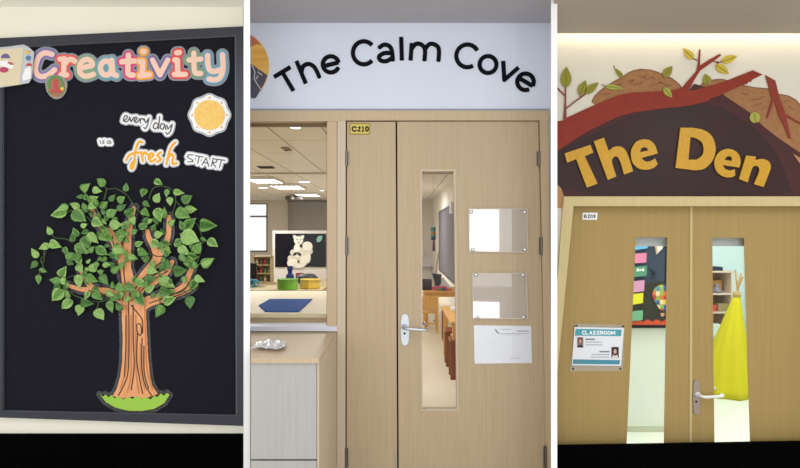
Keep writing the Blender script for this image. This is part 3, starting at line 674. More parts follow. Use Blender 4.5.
MB().box(p.x - .05, p.x + .05, p.y - .12, p.y + .12, CH - .02, CH - .001, .006).build('base', mat('sensor_tan', (168, 152, 128), .6), t)
MB().lathe(p + Vector((0, 0, -.02)), [(.035, 0), (.03, -.012), (.012, -.018)], 16).build('sensor_dome', mat('sensor_dark', (110, 98, 82), .5), t)
p = PC(294.5, 194.5); t = thing('projector', 'dark ceiling projector hanging at the far end of the classroom', 'projector', p)
MB().box(p.x - .22, p.x + .22, p.y - .2, p.y + .2, CH - .16, CH - .05, .02).build('body', mat('projector_grey', (92, 84, 78), .6), t)
MB().tube([p, p + Vector((0, 0, -.06))], .03, 10).build('mount', mat('projector_mount', (120, 114, 108), .5), t)
MB().lathe(p + Vector((-.02, -.2, -.105)), [(.045, 0), (.045, -.03), (.035, -.035)], 16, axis='y').build('projector_lens', paper_white, t)

# far wall: roller blind
t = thing('roller_blind', 'grey pulled-down roller blind on the far classroom wall', 'blind', Vector((X(309, 15.5), 15.5, Z(262, 15.5))))
box('blind_cloth', X(288, 15.5), X(332, 15.5), 15.52, 15.53, Z(262, 15.5), Z(202, 15.5), mat('blind_grey', (150, 142, 136), .8, c2=(158, 150, 144), scale=(.5, .5, 12), k=KI), t)
box('blind_cassette', X(287.5, 15.5), X(332.5, 15.5), 15.46, 15.56, Z(202.2, 15.5), Z(200, 15.5), mat('cassette_grey', (120, 114, 110), .6, k=KI), t)
box('bottom_bar', X(288, 15.5), X(332, 15.5), 15.50, 15.54, Z(263, 15.5), Z(261.6, 15.5), MATS['cassette_grey'], t)

# divider with the bear board
yd = 6.0
t = thing('room_divider', 'cream freestanding divider with a black display panel behind the worktable', 'room divider', Vector((X(303, yd), yd, 0)))
box('panel', X(272.5, yd), X(342, yd), yd, yd + .05, .08, Z(230.6, yd), mat('divider_cream', (208, 200, 190), .7, k=KI), t)
for xx in (X(276, yd), X(338, yd)): MB().box(xx - .03, xx + .03, yd - .16, yd + .2, 0, .08, .01).build('foot', mat('divider_foot', (150, 144, 138), .5), t)
prism('display_panel', [(275, 233.6), (326, 233.6), (326, 267), (275, 267)], yd - .012, .012, mat('display_black', (20, 18, 24), .9, k=KI, spec=.05), t)
bear = thing('paper_bear', 'white paper bear collage pinned to the black divider panel', 'paper bear', F(298, 266, yd - .02))
bw = mat('bear_white', (226, 218, 200), .7, k=KI); bdk = mat('bear_dark', (40, 34, 32), .7)
Q = lambda p: T(p, 246, 252, 9.52)
prism('body', chaikin(Q([(395, 95), (420, 60), (450, 20), (500, -10), (560, -15), (610, 10), (620, 60), (590, 90), (570, 130), (520, 155), (460, 150), (440, 130), (405, 130)]), 2), yd - .02, .006, bw, bear)
Q2 = lambda p: T(p, 246, 196, 6.88)
prism('head', ell(298.5, 240.5, 4.6, 4.4, 20), yd - .022, .006, bw, bear)
for c in ((294.6, 236.8), (302.6, 236.8)): prism('ear', ell(*c, 1.7, 1.7, 12), yd - .024, .006, bw, bear)
for c in ((297, 239.5), (300.4, 239.5)): prism('eye', ell(*c, .65, .7, 10), yd - .026, .003, bdk, bear)
prism('nose', ell(298.7, 242.6, .8, .6, 10), yd - .026, .003, bdk, bear)
for c in ((293.6, 252.5, 3.6), (310, 251.5, 3), (302, 252, 5), (290.5, 258, 3), (297, 256, 4.4)): prism('fur_tuft', ell(c[0], c[1], c[2], c[2] * .9, 14), yd - .023, .005, mat('bear_cream', (206, 198, 180), .8, k=KI), bear)
prism('arm', ell(307.5, 246, 5.2, 4.4, 18, 20), yd - .024, .006, bw, bear)
prism('arm', ell(297, 248, 3.2, 4, 16), yd - .024, .006, bw, bear)
prism('paw', ell(291.5, 263, 4.4, 4.2, 16), yd - .026, .006, bw, bear)
prism('paw', ell(305.5, 259.5, 5, 4.2, 16), yd - .026, .006, bw, bear)
prism('paw_mark', ell(298.4, 261.5, 1.2, 1.4, 10), yd - .028, .003, bdk, bear)
lf = thing('paper_leaf', 'pale teal paper leaf at the top right of the black divider panel', 'paper leaf', F(319, 242, yd - .02))
prism('blade', chaikin([(316.2, 240.5), (317, 237.6), (319.4, 235.8), (322.4, 235.4), (322.4, 238.2), (320.6, 241.2), (317.6, 242.6)], 2), yd - .018, .004, mat('teal_paper', (140, 190, 172), .7, k=KI), lf)
prism('vein', strokes([[(317, 242), (322, 236)]], .25, 0, .12), yd - .0195, .002, mat('teal_dark', (96, 150, 134), .7), lf)

# counter just inside the hatch
ct = thing('counter', 'pale beige counter just inside the hatch window', 'counter', Vector((X(290, .9), .9, 0)))
zc = Z(313.5, .2)
beige = mat('counter_beige', (232, 216, 182), .5, k=KI)
box('counter_top', -1.65, -.46, .2, 1.72, zc - .03, zc, beige, ct, .004)
box('apron', -1.6, -.47, .24, 1.68, .0, zc - .03, mat('counter_front', (240, 220, 186), .6, k=KI), ct)
mt_ = [F(265.4, 312, .26), F(299.5, 312, .26)]
ym0, ym1 = .26, 1.15
def onz(px, py, z):   # point of a horizontal plane seen at that pixel
    d = FPX * (EYE - z) / (py - 234); return Vector(((px - 400) * d / FPX, d - D, z))
q = [onz(265.5, 312.3, zc), onz(299, 312.3, zc), onz(312.5, 299.6, zc), onz(270, 299.6, zc), onz(258.6, 306, zc)]
mk('craft_mat', [v + Vector((0, 0, .002)) for v in q] + [v + Vector((0, 0, .006)) for v in q], [(0, 1, 2, 3, 4), (5, 6, 7, 8, 9)] + [(i, (i + 1) % 5, (i + 1) % 5 + 5, i + 5) for i in range(5)], mat('mat_blue', (30, 82, 160), .8, k=KI, spec=.1), None, label='blue craft mat lying on the beige counter inside the hatch', cat='mat')

# worktable behind the counter
wt = thing('worktable', 'olive topped worktable behind the counter, holding green and yellow tubs', 'table', Vector((-1.4, 3.4, 0)))
zw = .9
xa, xb = -2.2, onz(322, 290, zw).x
yw0, yw1 = onz(322, 290, zw).y, onz(322, 279.5, zw).y
box('table_top', xa, xb, yw0, yw1, zw - .03, zw, mat('table_olive', (176, 156, 112), .6, k=KI), wt, .004)
for xx in (xa + .06, xb - .06):
    for yy in (yw0 + .06, yw1 - .06): box('leg', xx - .03, xx + .03, yy - .03, yy + .03, 0, zw - .03, mat('table_leg_dark', (92, 78, 60), .6), wt)
def tub(label, px, py, w, h, c, sides, name='tub'):
    p = onz(px, py, zw); r = w / 2 * (p.y + D) / FPX; hh = h * (p.y + D) / FPX
    t = thing(name, label, 'tub', p)
    MB().lathe(p, [(r * .9, .001), (r, .012), (r, hh - .01), (r * 1.03, hh - .01), (r * 1.03, hh), (r * .92, hh), (r * .9, .02)], sides).build('body', mat('tub_%d' % c[0], c, .45, k=KI), t)
    MB().lathe(p, [(r * 1.0, hh - .014), (r * 1.05, hh - .014), (r * 1.05, hh - .006), (r * 1.0, hh - .006)], sides).build('rim', mat('tubrim_%d' % c[0], tuple(int(v * .85) for v in c), .45, k=KI), t)
    return p, hh
tub('round green plastic tub on the worktable, left of the yellow one', 287.6, 289.6, 20, 10.8, (112, 176, 56), 28)
tub('yellow octagonal tub on the worktable, right of the green one', 310, 288.4, 20, 9.4, (228, 194, 70), 8)
p = onz(290, 286, zw)
bt = thing('bottle', 'dark blue bottle standing behind the green tub', 'bottle', p)
s_ = (p.y + D) / FPX
MB().lathe(p, [(2.6 * s_, 0), (2.6 * s_, 7 * s_), (2.2 * s_, 8 * s_)], 16).build('base', mat('cream_plastic', (226, 196, 140), .5), bt)
MB().lathe(p, [(3.9 * s_, 8 * s_), (3.9 * s_, 11 * s_), (2.2 * s_, 12.5 * s_), (2.2 * s_, 15 * s_), (3 * s_, 17 * s_), (2.6 * s_, 20 * s_)], 16).build('cap', mat('navy_plastic', (30, 44, 112), .45), bt)
p = onz(308, 285, zw); s_ = (p.y + D) / FPX
bgk = MB(); bgk.lathe(p, [(8 * s_, 0), (11 * s_, 4 * s_), (10.5 * s_, 8.5 * s_), (6 * s_, 11 * s_), (1 * s_, 11.6 * s_)], 14, wob=lambda a, h: 1 + .16 * math.sin(3 * a + 40 * h))
bgk.build('black_bag', mat('bag_black', (34, 32, 40), .5), None, label='black cloth bag slumped behind the yellow tub', cat='bag', smooth=True)
p = onz(299, 282, zw); s_ = (p.y + D) / FPX
mbx = MB().box(p.x - 3.6 * s_, p.x + 3.6 * s_, p.y, p.y + .1, zw, zw + 9 * s_, .01); mbx.build('red_box', mat('box_red', (142, 44, 40), .5), None, label='dark red box behind the black bag', cat='box')
p = onz(323.5, 285, zw); p = Vector((X(324, 3.9), 3.9, .62))
t = thing('jar', 'small jar with yellow lid beside the right window jamb', 'jar', Vector((xb - .06, yw1 - .12, zw)))
pj = Vector((xb - .06, yw1 - .12, zw)); MB().lathe(pj, [(.03, 0), (.032, .07), (.026, .08)], 14).build('glass_body', mat('jar_grey', (90, 84, 100), .3), t); MB().lathe(pj, [(.03, .08), (.03, .1), (.02, .103)], 14).build('lid', mat('lid_ochre', (196, 158, 66), .5), t)
# scissors
p = onz(253.2, 287.4, zw); s_ = (p.y + D) / FPX
sc = thing('scissors', 'blue handled scissors lying at the left end of the worktable', 'scissors', p)
for dx, dy, r in ((-1.5, 0, 3.4), (1.2, .05, 2.8)):
    m = MB(); m.tube([p + Vector((dx * s_ + r * s_ * math.cos(a), dy + .0, .045 + r * s_ * math.sin(a))) for a in [2 * math.pi * k / 16 for k in range(17)]], .011, 8); m.build('handle_loop', mat('cyan_plastic', (52, 152, 184), .4), sc, smooth=True)
MB().tube([p + Vector((.02, 0, .03)), p + Vector((.09, -.02, .018)), p + Vector((.15, -.03, .012))], [.012, .01, .003], 6).build('blade', steel, sc)
# shelf rack on the worktable
rk = thing('shelf_rack', 'small wooden rack of bottles at the left end of the worktable', 'rack', Vector((X(262, 3.8), 3.8, zw)))
x0, x1 = X(254, 3.8), X(272, 3.8); z0, z1_ = zw, Z(256, 3.8)
rkm = wood('rack_wood', (178, 156, 118), (194, 172, 134), 60, 4, k=KI)
box('side_panel', x0, x0 + .012, 3.75, 3.9, z0, z1_, rkm, rk); box('side_panel', x1 - .012, x1, 3.75, 3.9, z0, z1_ - .02, rkm, rk); box('back_panel', x0, x1, 3.89, 3.9, z0, z1_, rkm, rk)
for k in range(4): box('shelf', x0 + .012, x1 - .012, 3.75, 3.89, z0 + k * (z1_ - z0 - .012) / 3, z0 + .012 + k * (z1_ - z0 - .012) / 3, rkm, rk)
colr = [('red', (176, 66, 56)), ('green', (84, 120, 80)), ('beige', (206, 188, 150)), ('brown', (110, 80, 58))]
for k in range(3):
    for j in range(4):
        cn, cc = colr[(j + 2 * k + k) % 4]; px_ = Vector((x0 + .035 + j * (x1 - x0 - .07) / 3, 3.80, z0 + .013 + k * (z1_ - z0 - .012) / 3))
        MB().lathe(px_, [(.018, 0), (.018, .05), (.009, .06), (.009, .075)], 10).build('small_bottle', mat('bottle_' + cn, cc, .5), None, label='%s bottle on the %s shelf of the small wooden rack, %s' % (cn, ('bottom', 'middle', 'top')[k], ('far left', 'second from left', 'third from left', 'far right')[j]), cat='bottle', group='bottles in the small rack')
mn = thing('monitor', 'black monitor turned away at the left edge of the window view', 'monitor', Vector((X(252, 3.4), 3.4, zw)))
box('screen', X(247, 3.4), X(256.2, 3.4), 3.4, 3.44, zw + .06, Z(263, 3.4), black, mn, .005); box('stand', X(250, 3.4), X(253, 3.4), 3.41, 3.45, zw, zw + .08, black, mn)

# ---- seen through the door glass
# pinboard on the side wall
t = thing('pinboard', 'dark grey pinboard on the right classroom wall seen through the door glass', 'pinboard', Vector((1.04, 9.6, .6)))
box('panel', 1.03, 1.05, 6.2, 12.0, .58, 2.06, mat('pin_grey', (112, 106, 112), .85, k=KI), t)
m = MB(); m.box(1.02, 1.05, 12.0, 12.05, .56, 2.08); m.box(1.02, 1.05, 6.2, 12.0, 2.06, 2.09); m.box(1.02, 1.05, 6.2, 12.0, .55, .58); m.build('frame', mat('pin_frame', (66, 62, 66), .5), t)
box('wall_unit', .97, 1.05, 7.7, 8.1, 1.9, 2.12, paper_white, None, .01, label='small white box high on the right classroom wall', cat='wall box')
# far things
t = thing('wall_shelf', 'thin white shelf on the far wall behind the hanging ornament', 'shelf', Vector((.85, 15.5, .5)))
box('board', .55, 1.05, 15.3, 15.6, Z(266, 15.5), Z(265, 15.5), paper_white, t); box('bracket', .9, .93, 15.4, 15.6, Z(270, 15.5), Z(266, 15.5), paper_white, t)
MB().box(X(420, 15.4), X(424.4, 15.4), 15.4, 15.6, Z(257, 15.4), Z(249.5, 15.4), .03).build('dispenser', mat('dispenser_white', (236, 232, 226), .5), None, label='white dispenser on the far classroom wall', cat='dispenser')
# hanging ornament
yh = 7.5; c = F(433.2, 238, yh); s_ = (yh + D) / FPX
ho = thing('hanging_ornament', 'hanging striped paper lantern with purple tassel seen through the door glass', 'ornament', c)
cols = [(60, 120, 120), (80, 150, 170), (214, 120, 70), (120, 160, 80), (60, 100, 150), (40, 60, 80)]
for k, cc in enumerate(cols):
    MB().lathe(c + Vector((0, 0, (10.6 - k * 2.1) * s_ - 2.1 * s_)), [(2.3 * s_, 0), (2.5 * s_, s_), (2.3 * s_, 2.1 * s_)], 16).build('stripe', mat('stripe%d' % k, cc, .6, k=KI), ho)
MB().tube([c + Vector((0, 0, 10 * s_)), Vector((c.x, c.y, CH))], .003, 6).build('cord', mat('cord_white', (220, 216, 206), .7), ho)
MB().lathe(c + Vector((.01, 0, -13 * s_)), [(1.6 * s_, 0), (1.3 * s_, 6 * s_), (.6 * s_, 12 * s_), (.3 * s_, 13 * s_)], 12, wob=lambda a, h: 1 + .2 * math.sin(5 * a)).build('tassel', mat('tassel_purple', (112, 70, 96), .8, k=KI), ho)
st = thing('pole', 'thin wooden pole leaning beside the laptop table', 'pole', Vector((.62, 6.7, 0)))
MB().tube([(.62, 6.62, .0), (.60, 6.66, .7), (.68, 6.75, 1.22)], .012, 8).build('shaft', mat('pole_tan', (190, 168, 126), .6), st)
MB().lathe((.62, 6.62, 0), [(.05, 0), (.05, .01), (.02, .02)], 12).build('foot', mat('pole_foot', (110, 90, 70), .6), st)
hw = wood('honey_wood', (214, 162, 92), (226, 176, 106), 40, 3, k=KI); hwd = wood('brown_wood', (128, 72, 44), (146, 86, 54), 40, 3, k=KI)
def table(label, x0, x1, y0, y1, z, m, loc):
    t = thing('classroom_table', label, 'table', loc)
    box('table_top', x0, x1, y0, y1, z - .035, z, m, t, .006)
    box('apron', x0 + .04, x1 - .04, y0 + .04, y1 - .04, z - .1, z - .035, m, t)
    for xx in (x0 + .05, x1 - .05):
        for yy in (y0 + .05, y1 - .05): MB().box(xx - .028, xx + .028, yy - .028, yy + .028, 0, z - .035, .004).build('leg', m, t)
    return t
table('honey wooden table with laptop and toys, farther back through the door glass', .37, 1.01, 5.8, 6.5, .6, hw, (.69, 6.15, 0))
table('honey wooden table nearer the door, partly hidden by the door edge', .52, 1.02, 2.5, 3.85, .6, hw, (.77, 3.2, 0))
# chair
def chair(label, x, y, m):
    t = thing('child_chair', label, 'chair', (x, y, 0))
    MB().box(x - .16, x + .16, y - .16, y + .16, .30, .325, .006).build('seat', m, t)
    MB().box(x - .16, x + .16, y - .17, y - .15, .36, .56, .008).build('backrest', m, t)
    for dx in (-.14, .14):
        for dy in (-.155, .14): MB().box(x + dx - .016, x + dx + .016, y + dy - .016, y + dy + .016, 0, .56 if dy < 0 else .30, .003).build('leg', m, t)
    MB().box(x - .14, x + .14, y - .165, y - .147, .14, .165).build('stretcher', m, t)
chair('yellow wooden child chair pushed against the laptop table', .42, 5.5, hw)
def stool(label, x, y):
    t = thing('stool', label, 'stool', (x, y, 0), 'brown stools along the near table')
    MB().box(x - .15, x + .15, y - .14, y + .14, .38, .41, .008).build('seat', hwd, t)
    for dx in (-.12, .12):
        for dy in (-.11, .11):
            MB().box(x + dx - .026, x + dx + .026, y + dy - .02, y + dy + .02, 0, .38, .004).build('leg', hwd, t)
    MB().box(x - .12, x + .12, y - .012, y + .012, .12, .15).build('stretcher', hwd, t)
stool('brown wooden stool nearest the door under the near table', .665, 2.62)
stool('second brown wooden stool from the door under the near table', .665, 3.22)
stool('brown wooden stool farthest from the door, beyond the near table', .74, 4.75)
# clutter on the far table
lp = thing('tablet', 'black tablet propped up on the far honey table', 'tablet', Vector((X(437, 6.1), 6.2, .6)))
def quadbox(name, pts, y, t, m, parent): return prism(name, pts, y, t, m, parent)
quadbox('screen', [(432, 273.5), (441.5, 275), (441, 284), (436.5, 289)], 6.2, .02, mat('tablet_black', (36, 34, 38), .4), lp)
quadbox('bezel', [(431.6, 273), (442, 274.5), (441.8, 276), (432.2, 274.6)], 6.19, .02, mat('tablet_rim', (90, 88, 92), .4), lp)
MB().box(.6 - .25 + .01, X(432, 5.9), 5.95, 6.1, .6, Z(279.5, 5.95), .004).build('black_box', mat('box_black', (40, 34, 44), .5), None, label='black patterned box at the left end of the far honey table', cat='box')
prism('white_paper', [(442.5, 276.5), (452, 288.5), (438, 288.5)], 6.35, .03, paper_white, None, label='folded white paper standing behind the pink tray', cat='paper')
MB().box(X(432.5, 5.9), X(447, 5.9), 5.86, 6.0, .6, Z(286.8, 5.86), .006).build('pink_tray', mat('tray_pink', (222, 92, 132), .5), None, label='pink tray at the front of the far honey table', cat='tray')
for c3, px_, lb in (((70, 160, 84), 440, 'green lump of play dough in front of the pink tray'), ((96, 66, 150), 444, 'purple lump of play dough in front of the pink tray'), ((224, 122, 60), 449.5, 'orange lump of play dough right of the pink tray')):
    p = Vector((X(px_, 5.82), 5.83, .6)); MB().lathe(p, [(.02, 0), (.035, .01), (.033, .03), (.018, .04), (.003, .043)], 12).build('play_dough', mat('dough_%d' % c3[0], c3, .5), None, label=lb, cat='play dough', smooth=True)
pt = Vector((.62, 3.2, .411))
bt2 = thing('bottle', 'small teal bottle on the second brown stool', 'bottle', pt)
MB().lathe(pt, [(.022, 0), (.022, .09), (.012, .11)], 12).build('body', mat('teal_plastic', (60, 150, 140), .4), bt2); MB().lathe(pt, [(.012, .11), (.012, .13), (.004, .132)], 12).build('cap', paper_white, bt2)
MB().box(.70, .86, 2.9, 3.15, .6, .64, .006).build('orange_box', mat('orange_plastic', (222, 134, 66), .5), None, label='flat orange box on the near honey table', cat='box')
MB().box(.60, .76, 3.3, 3.5, .6, .635, .006).build('white_box', paper_white, None, label='flat white box behind the orange box on the near table', cat='box')

# ================================================================ RIGHT BAY
YM = -.002
mu = thing('wall_mural', 'painted cave mural with earth mounds and red branches above the double door', 'mural', F(680, 195, -.003))
cave_d = mat('cave_dark', (56, 43, 43), .38, c2=(62, 42, 42), scale=(3, 3, 3), spec=.12)
maroon = mat('cave_maroon', (74, 44, 45), .5, spec=.15); red = mat('root_red', (132, 50, 38), .5, c2=(140, 54, 40), scale=(20, 20, 20), spec=.15)
earth = mat('earth_brown', (158, 112, 70), .6, c2=(148, 102, 62), scale=(30, 30, 30)); tan_e = mat('earth_tan', (176, 130, 86), .6)
inkb = mat('earth_line', (112, 72, 46), .7)
M3 = lambda p: T(p, 550, 60, 6.69)
M4 = lambda p: T(p, 640, 30, 5.85)
M5 = lambda p: T(p, 710, 50, 5.84)
lm = M3([(300, 300), (282, 285), (284, 268), (300, 240), (335, 205), (370, 180), (430, 143), (490, 110), (525, 85), (560, 70), (610, 60)]) + M4([(0, 229), (60, 233), (100, 245), (150, 265), (185, 282), (210, 300), (230, 318), (247, 340), (235, 400), (0, 420)])
prism('earth_mound', lm, YM, .002, earth, mu)
rm = M4([(352, 326), (372, 306), (400, 295), (460, 288)]) + M5([(80, 172), (140, 190), (200, 207), (260, 219), (345, 226), (400, 258), (432, 262), (460, 268), (500, 290), (526, 318), (620, 400)]) + [(830, 170), (800, 154), (784.6, 143.5), (761.5, 126.5), (749, 114), (722, 96), (705, 96)]
prism('earth_mound', rm, YM, .002, earth, mu)
# maroon band and dark cave
prism('cave_rim', [(553.5, 150), (597, 126), (628, 112), (665, 103), (722.8, 94.4), (749, 112), (761.5, 124.6), (774, 134.6), (784.6, 142.3), (800, 152.6), (830, 172), (830, 197), (553.5, 197)], YM - .0016, .002, maroon, mu)
prism('cave_mouth', chaikin([(553.5, 152), (585, 138), (612, 124), (640, 113), (680, 106), (715, 104), (745, 120), (765, 138), (777, 153), (786, 175), (794, 198), (553.5, 198)], 1), YM - .003, .002, cave_d, mu)
prism('earth_patch', [(553.5, 176), (553.5, 181), (561, 188), (564.5, 197.5), (562, 208), (553.5, 208)], YM - .0045, .002, tan_e, mu)
prism('earth_patch', [(793, 153.5), (830, 176), (830, 197), (806, 172)], YM - .0045, .002, tan_e, mu)
rl_ = M3([(24, 424), (48, 410), (85, 404), (115, 384), (300, 300), (380, 267), (460, 235), (540, 218), (660, 212)]) + M4([(120, 356), (190, 352), (245, 338), (330, 240), (338, 200), (346, 114), (355, 114), (352, 180), (351, 208), (400, 176), (468, 138), (476, 148), (420, 190), (352, 238), (318, 292), (282, 360), (380, 335), (500, 300), (572, 270)]) + \
      M5([(100, 178), (250, 118), (308, 143), (242, 176), (244, 184), (225, 186), (218, 197), (190, 205), (100, 245), (60, 265), (0, 285)]) + M4([(400, 415), (300, 440), (230, 450), (150, 456), (80, 466)]) + M3([(560, 350), (470, 375), (400, 405), (340, 435), (270, 468)]) + [(572, 141), (553.5, 154)]
prism('root_branch', rl_, YM - .006, .002, red, mu)
prism('cave_nook', M4([(284, 358), (318, 314), (384, 334)]), YM - .006, .002, maroon, mu)
b2 = M5([(322, 145), (382, 178), (394, 225), (402, 262), (430, 340), (440, 372), (530, 424), (530, 436), (446, 390), (463, 468)]) + [(791.5, 139), (788.5, 138), (783.5, 124)] + M5([(400, 380), (376, 292), (338, 398), (328, 400), (362, 282)])
prism('root_branch', b2, YM - .006, .002, mat('root_red_dark', (134, 58, 46), .5, spec=.15), mu)
prism('root_twig', outline(caps([M3([(104, 170), (103, 290), (100, 390)])], [.6, .9, 1.7]) + caps([M3([(40, 180), (55, 193), (100, 238)])], .7) + caps([M3([(112, 322), (175, 272), (240, 225)])], .7) + caps([M3([(200, 245), (203, 228)])], .5), 0, .25), YM - .0075, .002, mat('twig_red', (128, 54, 46), .5), mu)
for q_ in ([(335, 178), (318, 168)], [(432, 182), (462, 192), (478, 182)], [(452, 184), (458, 205)]): prism('root_twig', strokes([M4(q_)], .5, 0, .2), YM - .0075, .002, MATS['twig_red'], mu)
cr = [M4(l) for l in ([(40, 290), (75, 275), (90, 290)], [(60, 330), (90, 315), (130, 305)], [(110, 300), (150, 320)], [(20, 270), (40, 262)], [(150, 330), (185, 318)])] + [M5(l) for l in ([(240, 290), (290, 285), (320, 270)], [(250, 330), (300, 310)], [(180, 250), (220, 262)], [(430, 300), (460, 295)], [(300, 350), (330, 330)], [(460, 330), (490, 350)])] + [M3(l) for l in ([(420, 180), (480, 160)], [(520, 140), (560, 130), (540, 160)], [(360, 230), (400, 225)], [(600, 110), (640, 120)], [(560, 170), (620, 150)])]
for q_ in cr: prism('soil_crack', strokes([q_], .3, 0, .2), YM - .0016, .0012, inkb, mu)
prism('mound_edge', strokes([lm[1:19], rm[:14]], .35, 0, .25), YM - .0012, .0014, inkb, mu)
lg = mat('leaf_olive', (142, 138, 56), .55, spec=.1); ly = mat('leaf_yellow', (196, 172, 66), .55, spec=.1); ll = mat('leaf_lime', (162, 164, 78), .55, spec=.1); ld = mat('leaf_outline', (108, 110, 44), .6)
for (b0, t0, w, mm) in [((565.7, 88), (566.4, 66.4), 5.6, lg), ((579.5, 95.3), (586, 80), 4.4, lg), ((585, 93.6), (598.8, 82.2), 4, lg), ((623.4, 78.2), (614.6, 68), 2.4, lg), ((604.5, 86), (623.6, 88.6), 2.6, ll), ((663.6, 77), (672.6, 65.8), 4.2, lg), ((663.8, 87.6), (672.2, 97.4), 3.4, ll), ((694, 59.2), (683, 48), 3.8, ly), ((721.4, 62), (737.6, 55.8), 4, ly), ((715.8, 64.6), (729.4, 74), 4.2, ly), ((708.4, 84.6), (705.4, 73.6), 4.4, lg), ((756, 122.6), (754, 112.2), 5.2, ll)]:
    vx, vy = t0[0] - b0[0], t0[1] - b0[1]; L = math.hypot(vx, vy); ux, uy = vx / L, vy / L
    prof = [(0, 0), (.12, .62), (.3, .95), (.45, 1), (.65, .8), (.85, .38), (1, 0)]
    if (b0[0] - 756) ** 2 < .1: prof = [(0, .35), (.15, .8), (.4, 1), (.6, 1), (.85, .75), (1, .2)]
    lp_ = [(b0[0] + ux * s * L - uy * h * w, b0[1] + uy * s * L + ux * h * w) for s, h in prof] + [(b0[0] + ux * s * L + uy * h * w, b0[1] + uy * s * L - ux * h * w) for s, h in prof[::-1]]
    lp_ = chaikin(lp_, 1)
    lo_ = prism('leaf', lp_, YM - .009, .002, mm, mu)
    prism('leaf_vein', strokes([[b0, (b0[0] + vx * .85, b0[1] + vy * .85)]], .28, 0, .15), YM - .0102, .0015, ld, lo_)
prism('leaf_stem', strokes([[(614.6, 68), (614, 65.5)], [(604.8, 86), (602, 84.6)]], .4, 0, .15), YM - .009, .002, MATS['twig_red'], mu)

# The Den letters
gold = mat('letter_gold', (194, 146, 28), .45, c2=(202, 154, 36), scale=(60, 60, 60)); gold_shade = mat('letter_shade', (58, 40, 26), .6)
G1 = lambda p: T(p, 560, 120, 5.85)
G2 = lambda p: T(p, 670, 120, 5.855)
den = {'The': [
  [G1([(28, 195), (178, 145), (195, 190), (145, 212), (220, 372), (158, 395), (95, 228), (42, 250)])],
  [G1([(198, 125), (257, 103), (285, 182)] + curve([(285, 182), (320, 156), (365, 160), (395, 200), (428, 300)])[1:] + [(375, 318)] + curve([(375, 318), (352, 240), (328, 212), (304, 240), (330, 330)])[1:] + [(280, 350)])],
  [G1(curve([(572, 195), (556, 148), (528, 120), (490, 113), (448, 127), (420, 168), (416, 212), (430, 256), (465, 285), (512, 290), (550, 278), (572, 258)]) + curve([(556, 224), (530, 240), (500, 242), (476, 222)]) + [(572, 196)]), G1([(468, 188), (474, 168), (492, 158), (510, 165), (517, 178)])]],
 'Den': [
  [G2([(62, 45)] + curve([(130, 45), (200, 60), (245, 95), (266, 150), (262, 205), (240, 250), (200, 285), (150, 295)]) + [(33, 280)]), G2([(120, 100)] + curve([(145, 103), (185, 128), (198, 170), (188, 208), (155, 232)]) + [(108, 232)])],
  [G2(curve([(406, 278), (414, 240), (402, 200), (370, 175), (330, 169), (290, 187), (265, 225), (262, 270), (282, 310), (320, 333), (360, 335), (382, 323)]) + curve([(379, 287), (355, 295), (325, 287), (308, 264)])), G2([(320, 233), (332, 215), (350, 210), (364, 222), (362, 240)])],
  [G2([(447, 208), (503, 215), (500, 235)] + curve([(500, 235), (540, 228), (575, 240), (590, 270), (580, 310), (548, 392)])[1:] + [(492, 375)] + curve([(492, 375), (522, 305), (520, 276), (500, 268), (480, 285), (455, 365)])[1:] + [(405, 345)])]]}
for wn, ls in den.items():
    t = thing('sign_lettering', {'The': 'raised golden word The on the dark cave mural', 'Den': 'raised golden word Den on the dark cave mural'}[wn], 'lettering', F(*{'The': (612, 188), 'Den': (722, 187)}[wn], -.01), 'golden words on the cave mural')
    for l in ls:
        lo_ = prism('letter', l, -.020, .008, gold, t)
        prism('letter_shade_plate', outline([], .75, .35, solid=[l[0]]) + [chaikin(k) for k in l[1:]], -.012, .008, gold_shade, lo_)  # dark plate behind the letter, standing in for its shadow gap

# double door
YD = .07
struct(prism('trim_double_door', [[(564, 196.4), (840, 196.4), (840, 486), (826, 486), (826, 206), (573.6, 206), (557, 376), (554.5, 400), (553.5, 330)]], -.02, .13, oak_frame))
def wide(q): return [(q[0][0] - .4, q[0][1] - .4), (q[1][0] + 6, q[1][1] - .4), (q[2][0] + 6, q[2][1] + .4), (q[3][0] - .4, q[3][1] + .4)]
gl = [(636, 237.5), (667.3, 237.5), (663.6, 470), (625.5, 470)]
d3 = prism('door_3', [[(571, 205), (690.8, 205), (690, 486), (554, 486), (553, 420)], wide(gl)], YD, .045, oak); d3['kind'] = 'structure'
gr = [(712.4, 238), (744, 238), (751, 470), (714.9, 470)]
d4 = prism('door_4', [[(691.9, 205), (825, 205), (825, 486), (691.1, 486)], wide(gr)], YD, .045, oak); d4['kind'] = 'structure'
def inset(q, d): return [(q[0][0] + d, q[0][1] + d), (q[1][0] - d, q[1][1] + d), (q[2][0] - d, q[2][1] - d), (q[3][0] + d, q[3][1] - d)]
for dd, q in ((d3, gl), (d4, gr)):
    prism('glass_pane', inset(q, -.6), YD + .008, .006, glass, dd)
    prism('glazing_bead', [[(p_[0] + (6.5 if k_ in (1, 2) else -1), p_[1]) for k_, p_ in enumerate(inset(q, -1))], inset(q, -.1)[::-1]], YD - .001, .005, oak, dd)
    a, b_ = q[0], q[1]
    prism('blind_cassette', [(a[0] - 3, 235), (b_[0] + 3, 235), (b_[0] + 3, 246.2), (a[0] - 3, 246.2)], YD + .05, .05, mat('cassette_pale', (176, 180, 180), .5), dd)
prism('meeting_strip', [(690.2, 206), (692.6, 206), (691.8, 486), (689.4, 486)], YD - .006, .006, mat('strip_pale', (196, 178, 130), .5), d3)
struct(prism('trim_double_stop', [(568, 204), (836, 204), (836, 208), (568, 208)], YD + .046, .02, gap_dark))
lever(d4, (696.8, 397.4), 7, 31, (696.6, 393.8), (719, 394), YD, mat('plate_grey', (160, 148, 138), .4, .3), mat('lever_white', (232, 232, 228), .3, .2))

